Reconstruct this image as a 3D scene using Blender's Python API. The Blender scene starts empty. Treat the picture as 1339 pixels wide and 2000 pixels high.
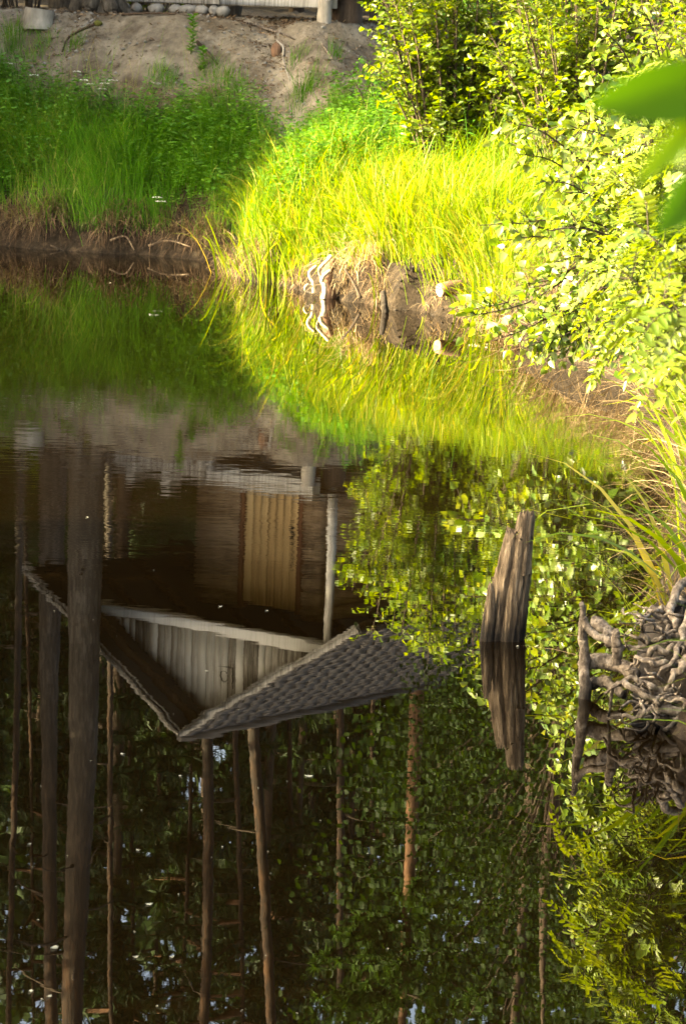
import bpy, math, random
import numpy as np
from mathutils import Vector, Matrix

rng = np.random.default_rng(11)
random.seed(5)
scene = bpy.context.scene
C = scene.collection

# ------------------------------------------------------------------ camera, sky, sun, exposure
F = 6500.0            # focal length in photograph pixels (2000 tall)
CAM_H = 2.4           # camera height above the pond
ROLL = math.radians(2.1)
PITCH = math.atan(955.0 / F)
cd = bpy.data.cameras.new('camera')
cam = bpy.data.objects.new('camera', cd)
C.objects.link(cam)
cd.sensor_fit = 'VERTICAL'
cd.sensor_height = 23.6
cd.sensor_width = 23.6
cd.lens = F / 2000.0 * 23.6
cd.clip_end = 2000
cd.clip_start = 0.05
cd.dof.use_dof = True
cd.dof.focus_distance = 17.0
cd.dof.aperture_fstop = 8.5
Rc = Matrix.Rotation(math.pi / 2 - PITCH, 3, 'X') @ Matrix.Rotation(ROLL, 3, 'Z')
cam.matrix_world = Matrix.Translation((0, 0, CAM_H)) @ Rc.to_4x4()
scene.camera = cam

SUN_DIR = Vector((-0.88, -0.20, 0.41)).normalized()      # towards the sun
SUN_ELEV = math.asin(SUN_DIR.z)
world = bpy.data.worlds.new('World')
scene.world = world
world.use_nodes = True
wn = world.node_tree
wn.nodes.clear()
sky = wn.nodes.new('ShaderNodeTexSky')
sky.sky_type = 'NISHITA'
sky.sun_disc = False
sky.sun_elevation = SUN_ELEV
sky.sun_rotation = math.atan2(SUN_DIR.x, SUN_DIR.y)
sky.dust_density = 7.0
sky.air_density = 0.6
sky.ozone_density = 0.0
bg = wn.nodes.new('ShaderNodeBackground')
bg.inputs['Strength'].default_value = 0.145
wo = wn.nodes.new('ShaderNodeOutputWorld')
wn.links.new(sky.outputs[0], bg.inputs[0])
wn.links.new(bg.outputs[0], wo.inputs[0])

sl = bpy.data.lights.new('sun', 'SUN')
sl.energy = 5.0
sl.angle = math.radians(0.55)
sl.color = (1.0, 0.86, 0.62)
sun = bpy.data.objects.new('sun', sl)
sun.rotation_euler = SUN_DIR.to_track_quat('Z', 'Y').to_euler()
sun.location = (-20, -5, 12)
C.objects.link(sun)

vs = scene.view_settings
scene.display_settings.display_device = 'sRGB'
vs.view_transform = 'Standard'
vs.look = 'None'
vs.exposure = 3.4
vs.use_white_balance = True          # the camera's own warm white balance
vs.white_balance_temperature = 7600
vs.white_balance_tint = 2
vs.gamma = 1.0
vs.use_curve_mapping = False
cy = scene.cycles
cy.max_bounces = 7
cy.diffuse_bounces = 3
cy.glossy_bounces = 3
cy.transmission_bounces = 3
cy.use_denoising = True
cy.caustics_reflective = False
cy.caustics_refractive = False

# ------------------------------------------------------------------ measuring the photograph
_R = np.array(Rc)


def ray(px, py):
    d = np.array([(px - 669.5) / F, (1000.0 - py) / F, -1.0])
    return _R @ d


def P(px, py, d):
    """point seen at photograph pixel (px, py) and distance d ahead"""
    r = ray(px, py)
    r = r * (d / r[1])
    return np.array([r[0], r[1], r[2] + CAM_H])


def PW(px, py, z=0.0):
    r = ray(px, py)
    r = r * ((z - CAM_H) / r[2])
    return np.array([r[0], r[1], z])


def PR(px, py, d):
    """point whose mirror image in the pond is seen at (px, py)"""
    p = P(px, py, d)
    p[2] = -p[2]
    return p


# ------------------------------------------------------------------ mesh helpers
def nrm(a):
    return a / np.maximum(np.linalg.norm(a, axis=-1, keepdims=True), 1e-9)


class MB:
    def __init__(self):
        self.V, self.F, self.T, self.n = [], [], [], 0

    def add(self, V, faces, tint=None):
        V = np.asarray(V, dtype=np.float64)
        self.V.append(V)
        if not isinstance(faces, (list, tuple)):
            faces = [faces]
        for f in faces:
            f = np.asarray(f, dtype=np.int64)
            if f.size:
                self.F.append(f + self.n)
        if tint is None:
            tint = 0.5
        self.T.append(np.broadcast_to(np.asarray(tint, dtype=np.float32), (len(V),)))
        self.n += len(V)
        return self

    def build(self, name, mat, parent=None, smooth=False, kind=None, loc=None):
        me = bpy.data.meshes.new(name)
        V = np.concatenate(self.V)
        off = np.zeros(3)
        if parent is not None:
            off = np.array(parent.matrix_basis.translation if parent.parent is None else
                           parent.matrix_basis.translation + parent.parent.matrix_basis.translation)
        elif loc is not None:
            off = np.array(loc)
        V = V - off
        idx = np.concatenate([f.ravel() for f in self.F])
        tot = np.concatenate([np.full(len(f), f.shape[1]) for f in self.F])
        st = np.concatenate([[0], np.cumsum(tot)[:-1]])
        me.vertices.add(len(V))
        me.vertices.foreach_set('co', V.astype(np.float32).ravel())
        me.loops.add(len(idx))
        me.loops.foreach_set('vertex_index', idx.astype(np.int32))
        me.polygons.add(len(tot))
        me.polygons.foreach_set('loop_start', st.astype(np.int32))
        me.polygons.foreach_set('loop_total', tot.astype(np.int32))
        at = me.attributes.new('tint', 'FLOAT', 'POINT')
        at.data.foreach_set('value', np.concatenate(self.T).astype(np.float32))
        if smooth:
            me.polygons.foreach_set('use_smooth', np.ones(len(tot), dtype=bool))
        me.update(calc_edges=True)
        me.materials.append(mat)
        o = bpy.data.objects.new(name, me)
        C.objects.link(o)
        if parent is not None:
            o.parent = parent
        elif loc is not None:
            o.location = loc
        if kind:
            o['kind'] = kind
        return o


def tag(o, label=None, cat=None, group=None, kind=None):
    if label:
        o['label'] = label
    if cat:
        o['category'] = cat
    if group:
        o['group'] = group
    if kind:
        o['kind'] = kind
    return o


def thing(name, loc, label, cat, group=None):
    o = bpy.data.objects.new(name, None)
    o.empty_display_size = 0.1
    o.location = Vector([float(v) for v in loc])
    C.objects.link(o)
    return tag(o, label, cat, group)


def copy_thing(o, loc, rz=0, label=None, scale=1.0):
    r = o.copy()
    C.objects.link(r)
    r.location = Vector([float(v) for v in loc])
    r.rotation_euler = (0, 0, rz)
    r.scale = (scale,) * 3
    if label:
        r['label'] = label
    for ch in list(o.children):
        c = ch.copy()
        C.objects.link(c)
        c.parent = r
        for g in ch.children:
            d = g.copy()
            C.objects.link(d)
            d.parent = c
    return r


def smooth_path(pts, n):
    """Catmull-Rom through pts"""
    pts = np.asarray(pts, float)
    if len(pts) < 3:
        t = np.linspace(0, 1, n)[:, None]
        return pts[0] * (1 - t) + pts[-1] * t
    q = np.vstack([2 * pts[0] - pts[1], pts, 2 * pts[-1] - pts[-2]])
    m = len(pts) - 1
    ts = np.linspace(0, m - 1e-6, n)
    i = ts.astype(int)
    t = (ts - i)[:, None]
    p0, p1, p2, p3 = q[i], q[i + 1], q[i + 2], q[i + 3]
    return 0.5 * (2 * p1 + (p2 - p0) * t + (2 * p0 - 5 * p1 + 4 * p2 - p3) * t ** 2 + (3 * p1 - p0 - 3 * p2 + p3) * t ** 3)


def tube(mb, pts, rad, sides=6, tint=0.5, rough=0.0, cap=True, flat=1.0):
    pts = np.asarray(pts, float)
    n = len(pts)
    rad = np.broadcast_to(np.asarray(rad, float), (n,)) if np.ndim(rad) == 0 else np.interp(np.linspace(0, 1, n), np.linspace(0, 1, len(rad)), rad)
    tg = nrm(np.gradient(pts, axis=0))
    ref = np.array([0.0, 0, 1]) if abs(tg[0][2]) < 0.8 else np.array([1.0, 0, 0])
    a = nrm(np.cross(tg, ref))
    b = np.cross(tg, a)
    th = np.linspace(0, 2 * np.pi, sides, endpoint=False)
    k = 1 + (rng.normal(0, rough, (n, sides)) if rough else 0)
    rr = rad[:, None] * k
    V = pts[:, None] + a[:, None] * (rr * np.cos(th))[..., None] + b[:, None] * (rr * np.sin(th) * flat)[..., None]
    V = V.reshape(-1, 3)
    i = np.arange(n - 1)[:, None] * sides
    j = np.arange(sides)[None]
    j2 = (j + 1) % sides
    Q = np.stack([i + j, i + j2, i + sides + j2, i + sides + j], -1).reshape(-1, 4)
    fs = [Q]
    if cap:
        V = np.vstack([V, pts[:1], pts[-1:]])
        c0, c1 = n * sides, n * sides + 1
        jj = np.arange(sides)
        j2 = (jj + 1) % sides
        fs.append(np.stack([np.full(sides, c0), j2, jj], -1))
        e = (n - 1) * sides
        fs.append(np.stack([np.full(sides, c1), e + jj, e + j2], -1))
    mb.add(V, fs, tint)


BOXF = np.array([[0, 3, 2, 1], [4, 5, 6, 7], [0, 1, 5, 4], [1, 2, 6, 5], [2, 3, 7, 6], [3, 0, 4, 7]])


def obox(mb, o, ax, ay, az, tint=0.5, bev=0.0):
    """box from corner o along the three edge vectors, with a small chamfer"""
    o, ax, ay, az = (np.asarray(v, float) for v in (o, ax, ay, az))
    if bev <= 0:
        V = np.array([o, o + ax, o + ax + ay, o + ay, o + az, o + ax + az, o + ax + ay + az, o + ay + az])
        mb.add(V, BOXF, tint)
        return
    c = o + (ax + ay + az) / 2
    L = [np.linalg.norm(v) / 2 for v in (ax, ay, az)]
    U = [v / (2 * l) for v, l in zip((ax, ay, az), L)]
    vs_, idx = [], {}
    for sx in (-1, 1):
        for sy in (-1, 1):
            for sz in (-1, 1):
                s = (sx, sy, sz)
                for k in range(3):
                    p = c.copy()
                    for m in range(3):
                        p = p + U[m] * s[m] * (L[m] - (0 if m == k else bev))
                    idx[(s, k)] = len(vs_)
                    vs_.append(p)
    quads, tris = [], []
    for k in range(3):
        m, n = (k + 1) % 3, (k + 2) % 3
        for sk in (-1, 1):
            q = []
            for sm, sn in ((-1, -1), (1, -1), (1, 1), (-1, 1)):
                s = [0, 0, 0]
                s[k], s[m], s[n] = sk, sm, sn
                q.append(idx[(tuple(s), k)])
            quads.append(q if sk > 0 else q[::-1])
    for k in range(3):
        m, n = (k + 1) % 3, (k + 2) % 3
        for sm in (-1, 1):
            for sn in (-1, 1):
                a, b = [0, 0, 0], [0, 0, 0]
                a[k], b[k] = -1, 1
                for s in (a, b):
                    s[m], s[n] = sm, sn
                a, b = tuple(a), tuple(b)
                quads.append([idx[(a, m)], idx[(b, m)], idx[(b, n)], idx[(a, n)]])
    for sx in (-1, 1):
        for sy in (-1, 1):
            for sz in (-1, 1):
                tris.append([idx[((sx, sy, sz), k)] for k in range(3)])
    mb.add(np.array(vs_), [np.array(quads), np.array(tris)], tint)


def leaves(mb, pos, d, n, L, W, tint, fold=0.12, curl=0.1, shape=(0.3, 1.0, 0.66, 0.75)):
    """folded leaves: midrib base-tip, two quads each"""
    N = len(pos)
    L = np.broadcast_to(L, (N,))[:, None]
    W = np.broadcast_to(W, (N,))[:, None]
    d = nrm(d)
    s = nrm(np.cross(d, n))
    u = np.cross(s, d)
    t1, w1, t2, w2 = shape
    base = pos
    tip = pos + d * L - u * L * curl
    up1, up2 = u * W * fold * w1, u * W * fold * w2
    l1 = pos + d * L * t1 - s * W * .5 * w1 + up1
    r1 = pos + d * L * t1 + s * W * .5 * w1 + up1
    l2 = pos + d * L * t2 - s * W * .5 * w2 + up2 - u * L * curl * .4
    r2 = pos + d * L * t2 + s * W * .5 * w2 + up2 - u * L * curl * .4
    V = np.stack([base, r1, r2, tip, l2, l1], 1).reshape(-1, 3)
    i = np.arange(N)[:, None] * 6
    Q = np.concatenate([i + np.array([[0, 1, 2, 3]]), i + np.array([[0, 3, 4, 5]])])
    mb.add(V, Q, np.repeat(np.broadcast_to(tint, (N,)), 6))


def blades(mb, pos, up, L, W, lean, droop, tint, segs=4):
    """grass blades: lean (N,3) horizontal direction of bending, droop how far it bends"""
    N = len(pos)
    L = np.broadcast_to(L, (N,))
    W = np.broadcast_to(W, (N,))
    t = np.linspace(0, 1, segs + 1)
    ctr = []
    th0 = np.broadcast_to(up, (N,))          # starting angle from vertical
    ang = th0[:, None] + np.broadcast_to(droop, (N,))[:, None] * (t[None] ** 1.5)
    step = (L / segs)[:, None]
    dx = np.concatenate([np.zeros((N, 1)), np.cumsum(np.sin(ang[:, :-1]) * step, 1)], 1)
    dz = np.concatenate([np.zeros((N, 1)), np.cumsum(np.cos(ang[:, :-1]) * step, 1)], 1)
    ln = nrm(lean)
    ctr = pos[:, None] + ln[:, None] * dx[..., None] + np.array([0, 0, 1.0]) * dz[..., None]
    side = nrm(np.cross(ln, np.array([0, 0, 1.0])) + rng.normal(0, .45, (N, 3)))
    prof = np.array([0.6, 1.0, 0.9, 0.62, 0.3, .2])[:segs] if segs <= 5 else np.linspace(1, .2, segs)
    w = (W[:, None] * prof[None])[..., None] * .5
    Lv = ctr[:, :-1] - side[:, None] * w
    Rv = ctr[:, :-1] + side[:, None] * w
    V = np.concatenate([np.stack([Lv, Rv], 2).reshape(N, -1, 3), ctr[:, -1:]], 1)
    m = 2 * segs + 1
    i = np.arange(N)[:, None] * m
    Q = np.concatenate([i + np.array([[2 * k, 2 * k + 1, 2 * k + 3, 2 * k + 2]]) for k in range(segs - 1)])
    T = i + np.array([[2 * segs - 2, 2 * segs - 1, 2 * segs]])
    mb.add(V.reshape(-1, 3), [Q, T], np.repeat(np.broadcast_to(tint, (N,)), m))


# ------------------------------------------------------------------ materials
def newmat(name):
    m = bpy.data.materials.new(name)
    m.use_nodes = True
    nt = m.node_tree
    nt.nodes.clear()
    out = nt.nodes.new('ShaderNodeOutputMaterial')
    return m, nt, out


def N_(nt, t, **kw):
    n = nt.nodes.new('ShaderNode' + t)
    for k, v in kw.items():
        if hasattr(n, k):
            setattr(n, k, v)
        else:
            n.inputs[k].default_value = v
    return n


def ramp(nt, stops):
    r = nt.nodes.new('ShaderNodeValToRGB')
    el = r.color_ramp.elements
    while len(el) > 1:
        el.remove(el[-1])
    el[0].position, el[0].color = stops[0][0], (*stops[0][1], 1)
    for p, c in stops[1:]:
        e = el.new(p)
        e.color = (*c, 1)
    return r


def leafmat(name, stops, trans=0.45, tcol=(1.5, 1.35, 0.5), rough=0.45, spec=0.35):
    m, nt, out = newmat(name)
    at = N_(nt, 'Attribute', attribute_name='tint')
    r = ramp(nt, stops)
    nt.links.new(at.outputs['Fac'], r.inputs[0])
    geo = N_(nt, 'NewGeometry')
    noi = N_(nt, 'TexNoise', Scale=3.0)
    nt.links.new(geo.outputs['Position'], noi.inputs['Vector'])
    mul = N_(nt, 'HueSaturation')
    mr = N_(nt, 'MapRange')
    mr.inputs['From Min'].default_value = .3
    mr.inputs['From Max'].default_value = .7
    mr.inputs['To Min'].default_value = .75
    mr.inputs['To Max'].default_value = 1.2
    nt.links.new(noi.outputs[0], mr.inputs[0])
    nt.links.new(mr.outputs[0], mul.inputs['Value'])
    nt.links.new(r.outputs[0], mul.inputs['Color'])
    p = N_(nt, 'BsdfPrincipled', Roughness=rough)
    p.inputs['Specular IOR Level'].default_value = spec
    nt.links.new(mul.outputs[0], p.inputs['Base Color'])
    tr = N_(nt, 'BsdfTranslucent')
    mx = N_(nt, 'Mix', data_type='RGBA', blend_type='MULTIPLY')
    mx.inputs['Factor'].default_value = 1.0
    nt.links.new(mul.outputs[0], mx.inputs['A'])
    mx.inputs['B'].default_value = (*tcol, 1)
    nt.links.new(mx.outputs['Result'], tr.inputs['Color'])
    ms = N_(nt, 'MixShader')
    ms.inputs[0].default_value = trans
    nt.links.new(p.outputs[0], ms.inputs[1])
    nt.links.new(tr.outputs[0], ms.inputs[2])
    nt.links.new(ms.outputs[0], out.inputs[0])
    return m


def woodmat(name, stops, scale=(30, 30, 3), bump=0.5, dist=0.01, rough=0.85, detail=6, coord='Object', attr=0.0):
    m, nt, out = newmat(name)
    tc = N_(nt, 'TexCoord')
    mp = N_(nt, 'Mapping')
    mp.inputs['Scale'].default_value = scale
    nt.links.new(tc.outputs[coord], mp.inputs[0])
    noi = N_(nt, 'TexNoise', Scale=1.0, Detail=detail, Roughness=0.65)
    nt.links.new(mp.outputs[0], noi.inputs['Vector'])
    n2 = N_(nt, 'TexNoise', Scale=2.5, Detail=3.0)
    nt.links.new(tc.outputs[coord], n2.inputs['Vector'])
    add = N_(nt, 'Math', operation='MULTIPLY_ADD')
    nt.links.new(n2.outputs[0], add.inputs[0])
    add.inputs[1].default_value = 0.5
    sub = N_(nt, 'Math', operation='SUBTRACT')
    nt.links.new(noi.outputs[0], sub.inputs[0])
    sub.inputs[1].default_value = 0.25
    nt.links.new(sub.outputs[0], add.inputs[2])
    src = add.outputs[0]
    if attr:
        at = N_(nt, 'Attribute', attribute_name='tint')
        a2 = N_(nt, 'Math', operation='MULTIPLY_ADD')
        nt.links.new(at.outputs['Fac'], a2.inputs[0])
        a2.inputs[1].default_value = attr
        a3 = N_(nt, 'Math', operation='SUBTRACT')
        nt.links.new(src, a3.inputs[0])
        a3.inputs[1].default_value = attr / 2
        nt.links.new(a3.outputs[0], a2.inputs[2])
        src = a2.outputs[0]
    r = ramp(nt, stops)
    nt.links.new(src, r.inputs[0])
    p = N_(nt, 'BsdfPrincipled', Roughness=rough)
    p.inputs['Specular IOR Level'].default_value = 0.25
    nt.links.new(r.outputs[0], p.inputs['Base Color'])
    b = N_(nt, 'Bump', Strength=bump, Distance=dist)
    nt.links.new(noi.outputs[0], b.inputs['Height'])
    nt.links.new(b.outputs[0], p.inputs['Normal'])
    nt.links.new(p.outputs[0], out.inputs[0])
    return m


M = {}
M['bank_grass'] = leafmat('bank_grass', [(0, (.04, .13, .010)), (.4, (.078, .21, .016)), (.75, (.13, .26, .024)), (1, (.28, .28, .09))], .45, (1.4, 1.3, .5), .6, .2)
M['reed_grass'] = leafmat('reed_grass', [(0, (.06, .12, .006)), (.45, (.125, .195, .008)), (.8, (.185, .23, .012)), (1, (.30, .26, .05))], .5, (1.5, 1.35, .4), .5, .25)
M['dry_grass'] = leafmat('dry_grass', [(0, (.11, .072, .034)), (.5, (.23, .165, .085)), (1, (.42, .335, .20))], .25, (1.1, 1.0, .8), .7, .2)
M['herb'] = leafmat('herb', [(0, (.04, .125, .012)), (.5, (.07, .19, .016)), (1, (.12, .24, .022))], .42, (1.4, 1.3, .4), .5, .3)
M['willow_leaf'] = leafmat('willow_leaf', [(0, (.05, .10, .006)), (.5, (.10, .155, .008)), (1, (.16, .20, .012))], .55, (1.6, 1.4, .4), .42, .4)
M['birch_leaf'] = leafmat('birch_leaf', [(0, (.06, .13, .012)), (.5, (.12, .19, .022)), (1, (.22, .26, .06))], .35, (1.6, 1.35, .35), .32, .7)
M['rowan_leaf'] = leafmat('rowan_leaf', [(0, (.075, .13, .010)), (.5, (.13, .19, .016)), (1, (.22, .26, .04))], .42, (1.6, 1.35, .35), .4, .45)
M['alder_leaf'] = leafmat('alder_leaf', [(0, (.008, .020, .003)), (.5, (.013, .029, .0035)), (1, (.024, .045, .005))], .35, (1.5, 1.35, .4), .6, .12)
M['near_leaf'] = leafmat('near_leaf', [(0, (.022, .075, .004)), (1, (.085, .17, .008))], .55, (1.5, 1.3, .3), .6, .1)
M['needle'] = leafmat('needle', [(0, (.010, .022, .004)), (.5, (.017, .036, .006)), (1, (.03, .055, .010))], .2, (1.3, 1.2, .5), .6, .2)
M['young_needle'] = leafmat('young_needle', [(0, (.015, .04, .005)), (1, (.04, .085, .009))], .3, (1.3, 1.2, .5), .6, .15)
M['flower'] = leafmat('flower', [(0, (.6, .62, .5)), (1, (.8, .8, .72))], .3, (1, 1, 1), .6, .2)
M['litter'] = leafmat('litter', [(0, (.03, .02, .012)), (.5, (.11, .07, .04)), (1, (.24, .17, .10))], .1, (1, 1, 1), .8, .1)
M['white_petal'] = leafmat('white_petal', [(0, (.22, .22, .16)), (1, (.40, .39, .30))], .3, (1, 1, 1), .6, .2)
M['twig'] = woodmat('twig', [(.3, (.022, .016, .010)), (.7, (.07, .05, .032))], (40, 40, 8), .3)
M['stem_green'] = leafmat('stem_green', [(0, (.06, .10, .02)), (1, (.12, .15, .04))], .1)
M['pine_bark'] = woodmat('pine_bark', [(.25, (.035, .028, .020)), (.5, (.11, .085, .062)), (.75, (.24, .20, .155))], (28, 28, 5), 1.0, .03)
M['pine_bark_upper'] = woodmat('pine_bark_upper', [(.25, (.03, .017, .009)), (.5, (.085, .043, .020)), (.8, (.17, .088, .04))], (14, 14, 4), .7, .015)
def pine_mat():
    """plated grey bark below, thin orange bark from about seven metres up"""
    m = woodmat('pine_stem', [(.25, (.016, .013, .009)), (.5, (.052, .043, .031)), (.75, (.13, .112, .088))], (28, 28, 5), 1.0, .03)
    nt = m.node_tree
    p = [n for n in nt.nodes if n.type == 'BSDF_PRINCIPLED'][0]
    r0 = p.inputs['Base Color'].links[0].from_node
    fac = r0.inputs[0].links[0].from_socket
    r1 = ramp(nt, [(.30, (.006, .004, .002)), (.5, (.020, .011, .005)), (.75, (.075, .036, .014))])
    nt.links.new(fac, r1.inputs[0])
    geo = N_(nt, 'NewGeometry')
    sep = N_(nt, 'SeparateXYZ')
    nt.links.new(geo.outputs['Position'], sep.inputs[0])
    ad = N_(nt, 'Math', operation='MULTIPLY_ADD')
    nt.links.new(fac, ad.inputs[0])
    ad.inputs[1].default_value = 4.0
    nt.links.new(sep.outputs['Z'], ad.inputs[2])
    mr = N_(nt, 'MapRange')
    mr.interpolation_type = 'SMOOTHSTEP'
    mr.inputs['From Min'].default_value = 6.5
    mr.inputs['From Max'].default_value = 12.0
    nt.links.new(ad.outputs[0], mr.inputs[0])
    mx = N_(nt, 'Mix', data_type='RGBA')
    nt.links.new(mr.outputs[0], mx.inputs['Factor'])
    nt.links.new(r0.outputs[0], mx.inputs['A'])
    nt.links.new(r1.outputs[0], mx.inputs['B'])
    nt.links.new(mx.outputs['Result'], p.inputs['Base Color'])
    return m


M['pine_stem'] = pine_mat()
M['grey_board'] = woodmat('grey_board', [(.15, (.05, .042, .032)), (.4, (.20, .185, .155)), (.6, (.34, .325, .285)), (.85, (.46, .45, .41))], (45, 45, 2.5), .4, .004, attr=.8)
M['log_side'] = woodmat('log_side', [(.2, (.06, .045, .03)), (.5, (.22, .16, .10)), (.8, (.34, .26, .17))], (6, 6, 30), .5, .006, attr=.4)
M['pine_door'] = woodmat('pine_door', [(.2, (.30, .19, .08)), (.5, (.46, .31, .14)), (.8, (.55, .40, .20))], (40, 40, 2), .3, .003, attr=.3)
M['red_board'] = woodmat('red_board', [(.2, (.07, .03, .015)), (.8, (.16, .075, .035))], (40, 40, 3), .3, .003)
M['dark_mark'] = woodmat('dark_mark', [(.2, (.012, .010, .008)), (.8, (.03, .025, .02))])
M['shingle'] = woodmat('shingle', [(.2, (.035, .031, .027)), (.5, (.068, .062, .054)), (.8, (.105, .097, .085))], (60, 60, 60), .5, .002, .95, attr=.3)
M['roof_felt'] = woodmat('roof_felt', [(.2, (.012, .012, .012)), (.8, (.03, .03, .03))], (60, 60, 60))
M['dead_wood'] = woodmat('dead_wood', [(.28, (.010, .007, .004)), (.45, (.07, .048, .028)), (.60, (.18, .135, .085)), (.80, (.40, .34, .26))], (70, 70, 6), 1.0, .03, .8, 8)
M['bleached'] = woodmat('bleached', [(.25, (.14, .10, .06)), (.45, (.34, .28, .19)), (.75, (.56, .50, .39))], (60, 60, 14), .9, .008)
M['root_wood'] = woodmat('root_wood', [(.25, (.016, .012, .008)), (.45, (.075, .058, .042)), (.60, (.20, .165, .125)), (.75, (.36, .32, .26))], (48, 48, 26), 1.0, .015, .85, 7)
M['brown_wood'] = woodmat('brown_wood', [(.2, (.05, .028, .015)), (.6, (.15, .085, .05)), (.85, (.24, .16, .10))], (40, 40, 6), .7, .01)
M['pale_log'] = woodmat('pale_log', [(.2, (.13, .115, .09)), (.6, (.27, .245, .20)), (.85, (.36, .33, .28))], (18, 18, 6), .5, .008)
M['cut_end'] = woodmat('cut_end', [(.2, (.34, .26, .16)), (.8, (.55, .46, .32))], (20, 20, 20), .3, .004)
M['dark_bark'] = woodmat('dark_bark', [(.2, (.018, .013, .009)), (.6, (.055, .036, .022)), (.85, (.10, .07, .045))], (24, 24, 6), .9, .015)
M['stone'] = woodmat('stone', [(.2, (.10, .095, .085)), (.6, (.20, .19, .165)), (.85, (.30, .285, .255))], (9, 9, 9), .6, .02)
M['wet_earth'] = woodmat('wet_earth', [(.2, (.008, .006, .004)), (.8, (.04, .03, .02))], (30, 30, 30), 1.0, .03)
M['moss'] = woodmat('moss', [(.2, (.05, .05, .01)), (.8, (.11, .11, .02))], (60, 60, 60), 1.0, .01)


def ground_mat():
    m, nt, out = newmat('ground')
    geo = N_(nt, 'NewGeometry')
    pos = geo.outputs['Position']

    def noise(s, d=5.0, rgh=.6):
        n = N_(nt, 'TexNoise', Scale=s, Detail=d, Roughness=rgh)
        nt.links.new(pos, n.inputs['Vector'])
        return n.outputs[0]
    sandc = ramp(nt, [(.30, (.075, .062, .045)), (.44, (.17, .145, .108)), (.56, (.27, .235, .175)), (.75, (.37, .33, .25))])
    nt.links.new(noise(3.2, 8, .7), sandc.inputs[0])
    soilc = ramp(nt, [(.3, (.035, .025, .015)), (.5, (.10, .075, .045)), (.7, (.19, .145, .09))])
    nt.links.new(noise(6.0, 8, .7), soilc.inputs[0])
    mudc = ramp(nt, [(.3, (.008, .006, .004)), (.52, (.028, .020, .012)), (.7, (.075, .055, .034))])
    nt.links.new(noise(9.0, 8, .7), mudc.inputs[0])
    a_s = N_(nt, 'Attribute', attribute_name='tint')
    a_m = N_(nt, 'Attribute', attribute_name='mud')
    brk = N_(nt, 'MapRange')
    nt.links.new(noise(2.3, 6, .65), brk.inputs[0])
    brk.inputs['From Min'].default_value = .3
    brk.inputs['From Max'].default_value = .7
    brk.inputs['To Min'].default_value = -.45
    brk.inputs['To Max'].default_value = .45
    ad = N_(nt, 'Math', operation='ADD', use_clamp=True)
    nt.links.new(a_s.outputs['Fac'], ad.inputs[0])
    nt.links.new(brk.outputs[0], ad.inputs[1])
    m1 = N_(nt, 'Mix', data_type='RGBA')
    nt.links.new(ad.outputs[0], m1.inputs['Factor'])
    nt.links.new(soilc.outputs[0], m1.inputs['A'])
    nt.links.new(sandc.outputs[0], m1.inputs['B'])
    m2 = N_(nt, 'Mix', data_type='RGBA')
    nt.links.new(a_m.outputs['Fac'], m2.inputs['Factor'])
    nt.links.new(m1.outputs['Result'], m2.inputs['A'])
    nt.links.new(mudc.outputs[0], m2.inputs['B'])
    p = N_(nt, 'BsdfPrincipled', Roughness=.95)
    p.inputs['Specular IOR Level'].default_value = .15
    nt.links.new(m2.outputs['Result'], p.inputs['Base Color'])
    b = N_(nt, 'Bump', Strength=1.0, Distance=.09)
    nt.links.new(noise(14.0, 8, .7), b.inputs['Height'])
    nt.links.new(b.outputs[0], p.inputs['Normal'])
    nt.links.new(p.outputs[0], out.inputs[0])
    return m


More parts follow.
